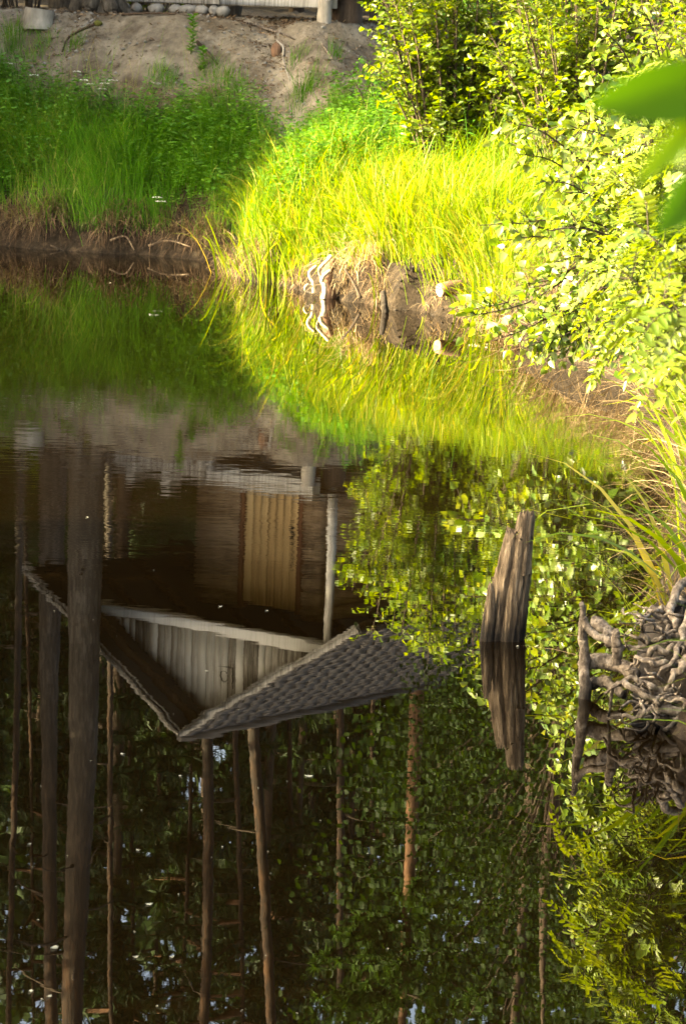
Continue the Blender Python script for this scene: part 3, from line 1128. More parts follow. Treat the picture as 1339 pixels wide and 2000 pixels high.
models = {'pine': [tree_model('pine', 5), tree_model('pine', 6)], 'spruce': [tree_model('spruce', 7), tree_model('spruce', 8)]}
used = set()
far = []
for k in range(8):
    d = rng.uniform(66, 108)
    far.append(('pine', rng.uniform(-.118, .075) * d, d))
for k in range(70):
    d = rng.uniform(58, 112)
    far.append(('spruce', rng.uniform(-.125, .125) * d, d))
for k in range(90):          # the same wood goes on to the left, out of the picture, and shades it
    d = rng.uniform(44, 118)
    far.append(('spruce' if k % 3 else 'pine', -.12 * d - rng.uniform(.8, 22), d))
for kind, x, d in far:
    mo = models[kind][rng.integers(2)]
    lab = {'pine': 'pine deep in the dark wood mirrored in the water', 'spruce': 'dark spruce deep in the wood mirrored in the water'}[kind]
    grp = kind + 's deep in the wood'
    if x < -.118 * d:
        lab, grp = {'pine': 'pine of the wood beyond the left edge of the picture', 'spruce': 'spruce of the wood beyond the left edge of the picture'}[kind], kind + 's left of the picture'
    loc = (x, d, H(x, d))
    if mo.name not in used:
        used.add(mo.name)
        mo.location = loc
        mo['label'] = lab
        mo['group'] = grp
    else:
        copy_thing(mo, loc, rng.uniform(0, 6.28), lab, rng.uniform(.8, 1.2) if abs(x) < .12 * d else rng.uniform(1.1, 1.5))['group'] = grp

# the wood goes on as one dark mass in the distance
n = 70000
fx = rng.uniform(-26, 26, n)
fy = rng.uniform(114, 126, n)
fz = rng.uniform(0, 34, n) * rng.random(n) ** .25
fz = np.where(vnoise(fx, fz, .22, 91) + .5 * vnoise(fx, fz, .7, 92) > .70, fz * .3, fz)
mb = MB()
c = np.stack([fx, fy, fz + 2.5], 1)
dd = nrm(rng.normal(0, 1, (n, 3)))
ss = nrm(np.cross(dd, rng.normal(0, 1, (n, 3))))
L = rng.uniform(.5, 1.3, n)[:, None]
V = np.stack([c - dd * L * .5, c + ss * L * .3, c + dd * L * .5, c - ss * L * .3], 1).reshape(-1, 3)
mb.add(V, np.arange(4 * n).reshape(-1, 4), np.repeat(rng.random(n), 4))
tag(mb.build('far_wood', M['needle'], kind='stuff'), 'dark mass of the distant wood behind the pines', 'wood')

# ------------------------------------------------------------------ broad-leaved shrubs
def shrub_parts(base, stems, leafL, leafW, twig_gap=.09, leaf_gap=.035, tw=(.18, .5), sag=.1, rad=.012, flat=.5, spread=.5, up=.35):
    """stems: list of polylines. returns tube builder, leaf positions, directions, normals"""
    st = MB()
    pos, dr, nm = [], [], []
    for pl in stems:
        pl = np.asarray(pl, float)
        L = np.linalg.norm(np.diff(pl, axis=0), axis=1).sum()
        n = max(6, int(L / .12))
        pts = smooth_path(pl, n)
        tube(st, pts, [rad * (L ** .5), rad * .6, rad * .2], 5, .4, cap=False)
        tg = nrm(np.gradient(pts, axis=0))
        m = int(L / twig_gap)
        for f in np.sort(rng.uniform(.12, 1, m)):
            i = min(n - 1, int(f * (n - 1)))
            a = rng.uniform(0, 2 * math.pi)
            side = nrm(np.cross(tg[i], [math.cos(a), math.sin(a), .3]))
            tl = rng.uniform(*tw) * (1.1 - .55 * f)
            dv = nrm(tg[i] * .55 + side * .8 + [0, 0, .15])
            q = smooth_path([pts[i], pts[i] + dv * tl * .55, pts[i] + dv * tl + [0, 0, -sag * tl]], 5)
            tube(st, q, [.0035, .0015], 3, .6, cap=False)
            k = max(3, int(tl / leaf_gap))
            t = np.linspace(.15, 1, k)
            b = np.stack([np.interp(t, np.linspace(0, 1, 5), q[:, c]) for c in range(3)], 1)
            s2 = nrm(np.cross(dv, [0, 0, 1.0]))
            sg = np.where(np.arange(k) % 2, 1, -1)[:, None]
            d = dv * .6 + s2 * sg * .7 + rng.normal(0, .3, (k, 3)) + [0, 0, -.22]
            pos.append(b)
            dr.append(nrm(d))
            nm.append(nrm(np.array([0, 0, 1.0]) * up + rng.normal(0, spread, (k, 3)) + [-.25, -.12, .1]))
    return st, np.concatenate(pos), np.concatenate(dr), np.concatenate(nm)


def arch(base, tip, bow=.3):
    base, tip = np.asarray(base, float), np.asarray(tip, float)
    m = base * .5 + tip * .5
    m[2] += bow * np.linalg.norm(tip - base)
    return [base, base * .72 + tip * .28 + [0, 0, bow * .75 * np.linalg.norm(tip - base)], m * .4 + (base * .4 + tip * .6) * .6 + [0, 0, bow * .3], tip]


LEAF_SHAPE = {}


def leaf_object_mesh(name, shape, mat, tint):
    mb = MB()
    leaves(mb, np.zeros((1, 3)), np.array([[1.0, 0, 0]]), np.array([[0, 0, 1.0]]), 1, .62, tint, .16, .12, shape)
    o = mb.build(name, mat)
    me = o.data
    bpy.data.objects.remove(o)
    return me


def make_shrub(name, base, stems, leafL, label, mat, ratio=.6, shape=(.3, 1, .66, .75), singles=0, group=None, cat='shrub', bark='twig', **kw):
    t = thing(name, base, label, cat, group)
    st, pos, d, n = shrub_parts(base, stems, leafL, leafL * ratio, **kw)
    st.build('stems', M[bark], t, True)
    N = len(pos)
    L = rng.uniform(.45, 1.25, N) * leafL
    tint = np.clip(rng.normal(.5, .25, N), 0, 1)
    big = np.zeros(N, bool)
    if singles:
        x, y = px_of(pos)
        dist = np.linalg.norm(pos - [0, 0, CAM_H], axis=1)
        sc = L / dist - 9 * ((x < 0) | (x > 1339) | (y < 0) | (y > 2000)) - .0006 * (dist - dist.min())
        big[np.argsort(-sc)[:singles]] = True
        mes = [leaf_object_mesh('leaf', shape, M[mat], q) for q in (.15, .4, .6, .9)]
        bl = Vector([float(v) for v in base])
        for i in np.where(big)[0]:
            o = bpy.data.objects.new('leaf', mes[int(tint[i] * 3.99)])
            C.objects.link(o)
            dd = Vector(d[i]).normalized()
            s = dd.cross(Vector(n[i])).normalized()
            u = s.cross(dd)
            mt = Matrix((dd, -s, u)).transposed().to_4x4()
            o.parent = t
            o.matrix_basis = Matrix.Translation(Vector(pos[i]) - bl) @ mt @ Matrix.Diagonal((L[i], L[i] * ratio / .62, L[i], 1))
    mb = MB()
    r = ~big
    leaves(mb, pos[r], d[r], n[r], L[r], L[r] * ratio, tint[r], .14, .12, shape)
    mb.build('leaves', M[mat], t, False, 'stuff')
    print(name, N)
    return t


def gpt(x, y, dz=-.03):
    return np.array([x, y, H(x, y) + dz])


# willow thicket in the middle, behind the lit grass
def fan(base, n, rx, ry, z0, z1, bow=.12, lean=(0, 0)):
    out = []
    for _ in range(n):
        a = rng.uniform(0, 2 * math.pi)
        q = math.sqrt(rng.random())
        tip = np.array(base) + [rx * q * math.cos(a) + lean[0], ry * q * math.sin(a) + lean[1], 0]
        tip[2] = base[2] + rng.uniform(z0, z1) * (1 - .25 * q)
        b = np.array(base) + [rx * .35 * math.cos(a) * q, ry * .35 * math.sin(a) * q, 0]
        out.append([b, b * .6 + tip * .4 + [0, 0, .1], b * .25 + tip * .75 + [0, 0, .06], tip])
    return out


b = gpt(.95, 31.3)
make_shrub('willow_shrub', b, fan(b, 60, .95, .6, 1.2, 3.1, lean=(0, -.1)), .074, 'broad sunlit shrub with small oval leaves behind the tall bright grass', 'willow_leaf', .5, (.35, 1, .7, .7), singles=240, twig_gap=.075, leaf_gap=.03)
b = gpt(2.0, 30.2)
make_shrub('willow_shrub', b, fan(b, 54, .95, .6, 1.1, 2.9, lean=(0, -.1)), .074, 'leafy yellow-green shrub between the oval-leaved shrub and the white-glinting birch', 'willow_leaf', .5, (.35, 1, .7, .7), singles=200, twig_gap=.075, leaf_gap=.03)
b = gpt(3.1, 27.0)
make_shrub('willow_shrub', b, fan(b, 34, 1.0, .8, 1.3, 2.7), .07, 'green shrub at the right edge high behind the birch', 'willow_leaf', .5, (.35, 1, .7, .7), singles=0, twig_gap=.08, leaf_gap=.035)
b = gpt(1.6, 34.0)
make_shrub('alder_bush', b, fan(b, 26, 1.1, .7, 1.6, 3.0), .075, 'dark green bush in shade at the top behind the sunlit shrubs', 'herb', .7, singles=0, twig_gap=.08, leaf_gap=.035)
b = gpt(.35, 33.6)
make_shrub('alder_bush', b, fan(b, 12, .5, .4, .5, 1.0), .06, 'low shaded green bush at the foot of the sand slope', 'herb', .6, singles=0, twig_gap=.07, leaf_gap=.035)

# birch leaning out over the water on the right
b = gpt(2.15, 21.2)
st = []
tips = [(905, 620, 20.6), (935, 440, 20.9), (985, 235, 20.6), (1010, 300, 20.8), (975, 470, 20.4), (1060, 700, 20.3), (990, 650, 20.8), (1110, 670, 20.2), (1180, 60, 20.4), (1250, 10, 20.3), (1150, 130, 20.2), (890, 610, 20.7)]
while len(tips) < 95:
    x, y = rng.uniform(930, 1300), rng.uniform(180, 700)
    if x > 1090 - .25 * (y - 200) + rng.normal(0, 25) and x > 940:
        tips.append((x, y, rng.uniform(19.7, 21.2)))
for (x, y, d) in tips:
    tip = P(x, y, d)
    bb = b + [rng.uniform(-.12, .12), rng.uniform(-.2, .2), 0]
    mid1 = bb * .6 + tip * .4
    mid1[2] = max(bb[2], tip[2]) * .55 + .35 + .25 * (tip[2] < .9)
    mid2 = bb * .25 + tip * .75
    mid2[2] = mid2[2] * .6 + tip[2] * .4 + .14
    st.append([bb, mid1, mid2, tip])
make_shrub('young_birch', b, st, .072, 'young birch with white-glinting toothed leaves reaching out over the water', 'birch_leaf', .72, (.24, 1, .58, .72), singles=300, twig_gap=.07, leaf_gap=.045, tw=(.10, .30), spread=.6, sag=.25)

# compound-leaved shrubs on the near right bank
def make_pinnate(name, base, stems, label, mat, leaf_len=.17, lw=.013, ll=.045, pairs=7, gap=.06, singles=0, droop=.25):
    t = thing(name, base, label, 'shrub')
    st, mbL = MB(), MB()
    for pl in stems:
        pl = np.asarray(pl, float)
        L = np.linalg.norm(np.diff(pl, axis=0), axis=1).sum()
        n = max(6, int(L / .1))
        pts = smooth_path(pl, n)
        tube(st, pts, [.006, .004, .0015], 5, .4, cap=False)
        tg = nrm(np.gradient(pts, axis=0))
        for f in np.arange(.2, 1.0, gap / L):
            i = min(n - 1, int(f * (n - 1)))
            a = rng.uniform(0, 2 * math.pi)
            side = nrm(np.cross(tg[i], [math.cos(a), math.sin(a), .2]))
            dv = nrm(side + tg[i] * .5 + [0, 0, .1])
            R = leaf_len * rng.uniform(.7, 1.2)
            q = smooth_path([pts[i], pts[i] + dv * R * .5 + [0, 0, .1 * R], pts[i] + dv * R - [0, 0, droop * R]], 6)
            tube(st, q, [.0018, .0008], 3, .8, cap=False)
            tt = np.linspace(.22, .96, pairs)
            b0 = np.stack([np.interp(tt, np.linspace(0, 1, 6), q[:, c]) for c in range(3)], 1)
            nrmv = nrm(np.array([0, 0, 1.0]) + rng.normal(0, .45, 3) + [-.3, -.15, 0])
            s2 = nrm(np.cross(dv, nrmv))
            sc = np.interp(tt, [0, .5, 1], [.8, 1, .65])
            bb = np.concatenate([b0, b0, q[-1:]])
            d = np.concatenate([s2[None] * np.ones((pairs, 1)) + dv * .45, -s2[None] * np.ones((pairs, 1)) + dv * .45, dv[None]]) + rng.normal(0, .1, (2 * pairs + 1, 3)) + [0, 0, -.1]
            Ls = np.concatenate([sc, sc, [.9]]) * ll * R / leaf_len
            leaves(mbL, bb, d, np.repeat(nrmv[None], 2 * pairs + 1, 0), Ls, Ls * (lw / ll) * 2, np.clip(rng.normal(.5, .2), 0, 1), .12, .1, (.35, 1, .7, .7))
    st.build('stems', M['twig'], t, True)
    mbL.build('leaves', M[mat], t, False, 'stuff')
    return t


b = gpt(1.75, 14.8)
st = []
for (x, y, d) in [(1190, 330, 14.6), (1250, 260, 14.8), (1200, 460, 14.3), (1160, 560, 14.6), (1220, 600, 14.2), (1280, 420, 14.4), (1310, 320, 14.6), (1280, 560, 14.2), (1330, 500, 14.4), (1180, 640, 14.5), (1330, 200, 14.8), (1350, 620, 14.3), (1260, 680, 14.2), (1320, 120, 14.6), (1230, 380, 14.5), (1260, 480, 14.3), (1300, 640, 14.1), (1210, 540, 14.4), (1340, 400, 14.5), (1270, 340, 14.6), (1320, 560, 14.2), (1240, 640, 14.3), (1300, 260, 14.7), (1345, 300, 14.6)]:
    tip = P(x, y, d)
    st.append([b + rng.normal(0, .08, 3) * [1, 1, 0], b * .55 + tip * .45 + [.1, 0, .35], b * .2 + tip * .8 + [.03, 0, .16], tip])
make_pinnate('rowan_shrub', b, st, 'sunlit shrub with feathery compound leaves at the right edge above the reeds', 'rowan_leaf', .2, .011, .05, 8, .045)
b = gpt(1.8, 8.6)
st = []
for (x, y, d) in [(1235, 430, 8.3), (1200, 520, 8.4), (1270, 560, 8.2), (1310, 470, 8.3), (1230, 620, 8.3), (1320, 600, 8.2), (1290, 380, 8.4)]:
    tip = P(x, y, d)
    st.append([b + rng.normal(0, .06, 3) * [1, 1, 0], b * .5 + tip * .5 + [.15, 0, .35], b * .2 + tip * .8 + [.06, 0, .12], tip])
make_pinnate('rowan_shrub', b, st, 'blurred pale compound-leaved shrub closest to the camera at the right edge', 'rowan_leaf', .17, .010, .042, 7, .05)

# out-of-focus twig hanging in from the right, close to the camera
tb = P(1480, 60, 1.62)
tw = thing('leafy_twig', tb, 'large blurred green leaves hanging in from the upper right corner', 'twig')
mb = MB()
tube(mb, smooth_path([P(1480, 40, 1.62), P(1400, 210, 1.56), P(1360, 250, 1.55), P(1330, 330, 1.54)], 12), [.003, .0022, .0012], 7)
mb.build('stem', M['stem_green'], tw, True)
for a, bq, w, tn in (((1440, 158), (1146, 208), .0160, .2), ((1410, 190), (1238, 366), .0068, .95), ((1430, 300), (1276, 464), .0120, .1)):
    d0 = 1.55
    p0, p1 = P(*a, d0), P(*bq, d0 - .03)
    L = np.linalg.norm(p1 - p0)
    # a real leaf blade: rows across the midrib
    n = 14
    t = np.linspace(0, 1, n)
    wid = w * np.sin(np.pi * t ** .8) ** .75 * (1 - .15 * t)
    ax = (p1 - p0)
    sd = nrm(np.cross(ax, [0.1, -1.0, 0.15]))
    nn = nrm(np.cross(sd, ax))
    ctr = p0 + ax * t[:, None] - nn * (.10 * L * (t * (1 - t)) * 2)[:, None]
    rows = []
    for q in (-1, -.5, 0, .5, 1):
        rows.append(ctr + sd * (wid * q)[:, None] + nn * (abs(q) * wid * .22)[:, None])
    V = np.stack(rows, 1).reshape(-1, 3)
    i = np.arange(n - 1)[:, None] * 5
    j = np.arange(4)[None]
    Q = np.stack([i + j, i + j + 1, i + 5 + j + 1, i + 5 + j], -1).reshape(-1, 4)
    MB().add(V, Q, tn).build('leaf', M['near_leaf'], tw, True)

# alder standing dark behind the thicket on the right
def broad_tree(name, base, hh, r, zc, label, mat, leafL, nl, group=None, trunk_r=.1, bark='dark_bark'):
    base = np.asarray(base, float)
    t = thing(name, base, label, 'tree', group)
    mb = MB()
    tube(mb, smooth_path([base - [0, 0, .2], base + [.05, 0, hh * .4], base + [-.05, .05, hh * .75], base + [0, 0, hh]], 14), [trunk_r * 1.2, trunk_r, trunk_r * .6, .015], 9, .5, .03)
    mb.build('trunk', M[bark], t, True)
    br, lf = MB(), MB()
    ncl = 46
    for k in range(ncl):
        u = nrm(rng.normal(0, 1, 3))
        q = rng.uniform(.45, 1.0) ** .6
        c = base + [0, 0, zc] + u * q * [r, r, hh - zc] * np.array([1, 1, 1 if u[2] > 0 else zc / (hh - zc) * .8])
        st0 = base + [0, 0, max(.3, (c[2] - base[2]) * .72)]
        tube(br, smooth_path([st0, (st0 + c) / 2 + [0, 0, .12], c], 6), [.016, .010, .004], 5, cap=False)
        m = nl // ncl
        pp = c + rng.normal(0, 1, (m, 3)) * [r * .20, r * .20, r * .16]
        d = rng.normal(0, 1, (m, 3)) + [0, 0, -.3]
        nn = nrm(rng.normal(0, .6, (m, 3)) + [0, 0, .7])
        leaves(lf, pp, d, nn, leafL * rng.uniform(.7, 1.15, m), leafL * .75, np.clip(rng.normal(.45, .25, m), 0, 1), .12, .1, (.3, 1, .68, .85))
    br.build('branches', M['twig'], t, True, 'stuff')
    lf.build('crown', M[mat], t, False, 'stuff')
    return t


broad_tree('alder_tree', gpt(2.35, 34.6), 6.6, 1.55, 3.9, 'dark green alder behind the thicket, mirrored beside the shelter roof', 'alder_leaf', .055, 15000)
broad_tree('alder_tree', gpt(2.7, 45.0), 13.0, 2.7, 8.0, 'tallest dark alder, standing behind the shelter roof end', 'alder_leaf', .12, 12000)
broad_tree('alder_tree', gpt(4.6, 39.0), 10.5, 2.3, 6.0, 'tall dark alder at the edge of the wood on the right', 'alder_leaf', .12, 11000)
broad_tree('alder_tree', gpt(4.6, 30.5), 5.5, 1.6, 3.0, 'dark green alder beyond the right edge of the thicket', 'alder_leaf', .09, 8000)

# young pine whose light green boughs show at the bottom of the reflection
b = gpt(1.0, 42.5)
yp = thing('young_pine', b, 'light green pine boughs above the shelter roof, mirrored at the bottom', 'tree')
mb = MB()
tube(mb, smooth_path([b, b + [.05, 0, 5], b + [0, 0, 11.5]], 12), [.12, .09, .02], 9, .5, .03)
mb.build('trunk', M['pine_bark_upper'], yp, True)
br, lf = MB(), MB()
for (x, y) in [(590, 1890), (680, 1830), (700, 1900), (740, 1860), (760, 1940), (800, 1900), (620, 1960), (660, 1980), (720, 1990), (850, 1930), (900, 1850), (940, 1960), (830, 1800), (880, 2000)]:
    tip = PR(x, y, 42 + rng.uniform(-.6, .4))
    s0 = b + [0, 0, tip[2] - b[2] - .35]
    pts = smooth_path([s0, (s0 + tip) / 2 + [0, 0, -.05], tip], 7)
    tube(br, pts, [.03, .015, .005], 5, cap=False)
    t = rng.uniform(.45, 1, 16)
    c = np.stack([np.interp(t, np.linspace(0, 1, 7), pts[:, i]) for i in range(3)], 1) + rng.normal(0, .11, (16, 3))
    needle_tufts(lf, c, .17, 40, .95)
br.build('branches', M['twig'], yp, True, 'stuff')
lf.build('crown', M['young_needle'], yp, False, 'stuff')

# undergrowth between the pines
for kb, (x, y, d, r, hh) in enumerate([(30, 990, 47, 1.0, 1.9), (270, 985, 46, .9, 1.4), (-60, 1050, 50, 1.2, 2.4), (350, 980, 48, .7, 1.1), (690, 1000, 46, 1.0, 1.6)]):
    q = PR(x, y, d)
    b = gpt(q[0], d)
    make_shrub('undergrowth_bush', b, fan(b, 16, r, r * .7, hh * .7, hh), .10, ['green bush mirrored left of the two pine trunks', 'green bush mirrored between the thick pine and the shelter wall', 'green bush mirrored at the left edge of the picture', 'low green bush mirrored close beside the shelter wall', 'green bush mirrored right of the shelter post'][kb], 'willow_leaf', .6, singles=0, group='bushes on the forest floor', twig_gap=.11, leaf_gap=.05)

# trees on the left shore, out of the picture, that keep the left bank and the near water in shade
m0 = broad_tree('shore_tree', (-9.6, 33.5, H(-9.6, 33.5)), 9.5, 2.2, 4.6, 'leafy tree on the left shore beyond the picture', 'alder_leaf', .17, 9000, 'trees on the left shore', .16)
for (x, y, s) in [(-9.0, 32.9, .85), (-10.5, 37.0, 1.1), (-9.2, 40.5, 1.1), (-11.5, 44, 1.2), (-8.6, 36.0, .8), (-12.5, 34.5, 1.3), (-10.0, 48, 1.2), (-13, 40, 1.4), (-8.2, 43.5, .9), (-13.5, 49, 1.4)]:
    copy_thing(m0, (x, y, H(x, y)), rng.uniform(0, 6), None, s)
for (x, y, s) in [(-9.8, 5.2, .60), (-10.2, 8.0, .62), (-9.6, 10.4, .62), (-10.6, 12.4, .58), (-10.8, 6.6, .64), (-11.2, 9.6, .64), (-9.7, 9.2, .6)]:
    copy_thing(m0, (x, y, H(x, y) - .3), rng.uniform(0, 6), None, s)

# ------------------------------------------------------------------ grass and ground cover
def lean_field(x, y, toward):
    return np.stack([toward[0] + rng.normal(0, .9, len(x)), toward[1] + rng.normal(0, .9, len(x)), np.zeros(len(x))], 1)


def clump_mod(x, y, s, seed):
    return np.clip(.5 + .75 * vnoise(x, y, s, seed) + .3 * vnoise(x, y, s * 2.7, seed + 1), 0, 1.4)


def chute_mask(x, y):
    return np.exp(-((x - (-1.02 + .45 * (36.2 - y) / 2.2)) / .30) ** 2) * sstep(33.6, 34.4, y)


# shaded bank on the left
x, y, z, s = on_ground(90000, -4.6, 1.6, 30.2, 37.2)
dens = clump_mod(x, y, 1.1, 31)
crest = 1.45 + .22 * vnoise(x, y, .9, 40) + .35 * sstep(-2.4, -3.4, x)
k = (s > .13) & (z < crest) & (rng.random(len(x)) < dens * .85 * (1 - sstep(crest - .45, crest, z) * .75)) & (chute_mask(x, y) < rng.uniform(.1, .6, len(x)))
x, y, z, s, dens = x[k], y[k], z[k], s[k], dens[k]
cl2 = clump_mod(x, y, 2.6, 35)
L = rng.uniform(.16, .5, len(x)) * (.45 + .5 * dens + .35 * cl2) * (1 - .3 * sstep(1.1, 1.6, z))
mb = MB()
blades(mb, np.stack([x, y, z - .02], 1), rng.uniform(0, .5, len(x)), L, rng.uniform(.004, .010, len(x)), lean_field(x, y, (.1, -.7)) + np.stack([1.6 * vnoise(x, y, 2.2, 36), .8 * vnoise(x, y, 2.2, 37), 0 * x], 1), rng.uniform(.3, 1.9, len(x)),
       np.clip(.42 + .42 * vnoise(x, y, 1.6, 38) + rng.normal(0, .2, len(x)), 0, 1))
o = mb.build('bank_grass', M['bank_grass'], kind='stuff')
tag(o, 'soft green shaded grass covering the far bank on the left', 'grass')
print('bank grass', len(x))

# broad tussocks
def tussocks(name, spots, nper, Lr, Wr, mat, label, droop=(.5, 1.7), rad=.12, tint=(.5, .22), toward=(0, -.5), up=(0, .55), cat='grass'):
    mb = MB()
    for (cx, cy, q) in spots:
        n = int(nper * q)
        x = cx + rng.normal(0, rad * q, n)
        y = cy + rng.normal(0, rad * q, n)
        z = np.maximum(height(x, y), .02)
        out = np.stack([x - cx, y - cy, 0 * x], 1) / rad * .6 + np.array([toward[0], toward[1], 0]) + rng.normal(0, .5, (n, 3)) * [1, 1, 0]
        t0 = rng.normal(0, .12)
        out = out + rng.normal(0, .55, 2).tolist().__add__([0]) * np.ones((n, 1))
        blades(mb, np.stack([x, y, z - .03], 1), rng.uniform(*up, n), rng.uniform(*Lr, n) * (.75 + .25 * q), rng.uniform(*Wr, n), out, rng.uniform(*droop, n), np.clip(rng.normal(tint[0] + t0, tint[1], n), 0, 1), 5)
    o = mb.build(name, M[mat], kind='stuff')
    return tag(o, label, cat)


def at_px(px, py, z):
    p = hit(px, py)
    return p[0], p[1]


sp = [(*at_px(px, py, z), q) for px, py, z, q in [(215, 330, .75, 1.4), (180, 300, .9, 1.2), (250, 340, .7, 1.2), (300, 300, .9, .9), (340, 360, .6, 1.0), (400, 330, .75, 1.0), (130, 330, .7, .9), (60, 300, .9, 1.0), (410, 250, 1.1, .8), (20, 330, .75, 1.0)]]
tussocks('tall_grass', sp, 300, (.35, .66), (.006, .012), 'bank_grass', 'arching tufts of deeper green grass on the shaded left bank', (.6, 1.9), .16, (.35, .2))

# the sunlit reeds
sp = []
for _ in range(135):
    px = rng.uniform(492, 1010)
    f = rng.random()
    wlz = np.interp(px, [455, 600, 760, 960, 1050], [541, 574, 606, 640, 690])
    p = PW(px, wlz)
    x, y = p[0] + rng.normal(0, .05), p[1] + (.80 if px > 620 else .55) + f * (1.9 if px > 620 else 1.4)
    sp.append((x, y, rng.uniform(.7, 1.2) * (1.1 - .35 * f)))
tussocks('sunlit_grass', sp, 74, (.32, .85), (.005, .022), 'reed_grass', 'tall bright yellow-green grass in full sun along the far bank', (.3, 2.1), .12, (.5, .34), (.1, -.25), (0, .65))
sp = []
for _ in range(60):
    p = (rng.uniform(.6, 3.0), rng.uniform(26.5, 31))
    if shore_dist(np.array([p[0]]), np.array([p[1]]))[0] > .3:
        sp.append((*p, rng.uniform(.7, 1.2)))
tussocks('meadow_grass', sp, 70, (.4, .8), (.006, .013), 'reed_grass', 'green grass at the foot of the shrubs on the right', (.4, 1.6), .16, (.35, .25))

# near right bank: reeds hanging over the water
sp = [(1.42 + rng.uniform(-.1, .6), rng.uniform(12.2, 18.5), rng.uniform(.7, 1.1)) for _ in range(30)]
sp = [(x + (.5 if y > 15.5 else 0), y, q) for x, y, q in sp]
sp = [p for p in sp if -.02 < shore_dist(np.array([p[0]]), np.array([p[1]]))[0] < .8]
tussocks('reeds', sp, 16, (.45, 1.0), (.016, .032), 'reed_grass', 'broad bright reed blades arching over the water at the right edge', (.7, 2.0), .09, (.62, .22), (-.8, -.35), (.15, .8))
sp = [(1.5 + rng.uniform(0, .35), rng.uniform(8.2, 10.8), rng.uniform(.6, 1.0)) for _ in range(22)]
tussocks('overhanging_grass', sp, 34, (.4, .8), (.005, .011), 'reed_grass', 'thin green grass blades hanging over the dark water at the lower right', (.8, 2.1), .08, (.25, .2), (-1.0, -.1), (.3, 1.0))

# pale dead grass hanging down to the water
def thatch(px0, px1, n, Lr, tint, name, label, zr=(.18, .5), mat='dry_grass', cat='dead grass', up=(.6, 1.6)):
    px = rng.uniform(px0, px1, n)
    xs_, ys_ = zip(*[(a, b) for a, b in wl])
    wy = np.interp(px, xs_, ys_)
    pts = np.array([PW(a, b) for a, b in zip(px, wy)])
    cl = clump_mod(pts[:, 0], pts[:, 1], 2.2, 77)
    k = rng.random(n) < cl
    pts, cl = pts[k], cl[k]
    n = len(pts)
    z = rng.uniform(*zr, n)
    pos = np.stack([pts[:, 0] + rng.normal(0, .03, n), pts[:, 1] + .10 + z * .55 + rng.uniform(0, .1, n), z], 1)
    pos[:, 2] = np.maximum(height(pos[:, 0], pos[:, 1]) - .02, .05)
    L = rng.uniform(*Lr, n) * (.6 + .5 * cl)
    lean = np.stack([rng.normal(0, .45, n), -np.ones(n), np.zeros(n)], 1)
    mb = MB()
    blades(mb, pos, rng.uniform(*up, n), L, rng.uniform(.0035, .008, n), lean, rng.uniform(.9, 1.9, n), np.clip(rng.normal(tint, .25, n), 0, 1), 5)
    tag(mb.build(name, M[mat], kind='stuff'), label, cat)


thatch(-30, 455, 2600, (.2, .5), .30, 'dead_grass', 'greyish dead grass hanging over the dark undercut of the shaded bank')
thatch(455, 1010, 3000, (.22, .5), .45, 'straw', 'pale straw hanging below the sunlit grass to the water', (.15, .42))
thatch(-30, 455, 1800, (.15, .4), .3, 'root_hairs', 'dark rootlets hanging from the undercut of the shaded bank', (.05, .3), 'litter', 'rootlets', (1.0, 2.6))
thatch(455, 1020, 3200, (.15, .42), .4, 'root_hairs', 'brown rootlets and twigs hanging from the eroded sunlit edge', (.03, .3), 'litter', 'rootlets', (1.0, 2.6))
mb = MB()
for i in range(420):
    px_ = rng.uniform(-20, 1060)
    p = PW(px_, np.interp(px_, [a for a, b in wl], [b for a, b in wl]))
    q = np.array([p[0] + rng.normal(0, .05), p[1] + rng.uniform(-.03, .38), 0])
    q[2] = max(H(q[0], q[1]), -.01)
    mb.add(np.array([[1, 0, 0], [0, 1, 0], [-1, 0, 0], [0, -1, 0], [0, 0, .7], [0, 0, -.7]]) * rng.uniform(.006, .022) * rng.uniform(.6, 1.3, (6, 1)) + q,
           np.array([[0, 1, 4], [1, 2, 4], [2, 3, 4], [3, 0, 4], [1, 0, 5], [2, 1, 5], [3, 2, 5], [0, 3, 5]]))
tag(mb.build('earth_clods', M['wet_earth'], kind='stuff'), 'dark clods of earth along the eroded water edge', 'clods')
sp = [(*PW(px_, 596)[:2], q) for px_, q in ((700, .9), (725, 1.1), (752, 1.0), (795, .9), (828, .8), (865, .6))]
sp = [(x, y + .75, q) for x, y, q in sp]
tussocks('straw_mound', sp, 150, (.3, .6), (.004, .009), 'dry_grass', 'bleached mound of straw spilling down the sunlit bank by the driftwood', (1.2, 2.2), .14, (.85, .2), (0, -1.2), (.5, 1.3), 'dead grass')
# straw on the near right bank
x, y, z, s = on_ground(12000, .8, 2.8, 12, 27.5)
k = (s > .02) & (s < .85) & ((y > 18) | (rng.random(len(x)) < .35))
x, y, z = x[k], y[k], z[k]
mb = MB()
blades(mb, np.stack([x, y, np.maximum(z, .03)], 1), rng.uniform(.3, 1.4, len(x)), rng.uniform(.2, .6, len(x)), rng.uniform(.003, .007, len(x)), lean_field(x, y, (-.9, -.2)), rng.uniform(.4, 1.6, len(x)), np.clip(rng.normal(.3, .25, len(x)), 0, 1), 4)
tag(mb.build('straw', M['dry_grass'], kind='stuff'), 'dry straw among the reeds on the near right bank', 'dead grass')

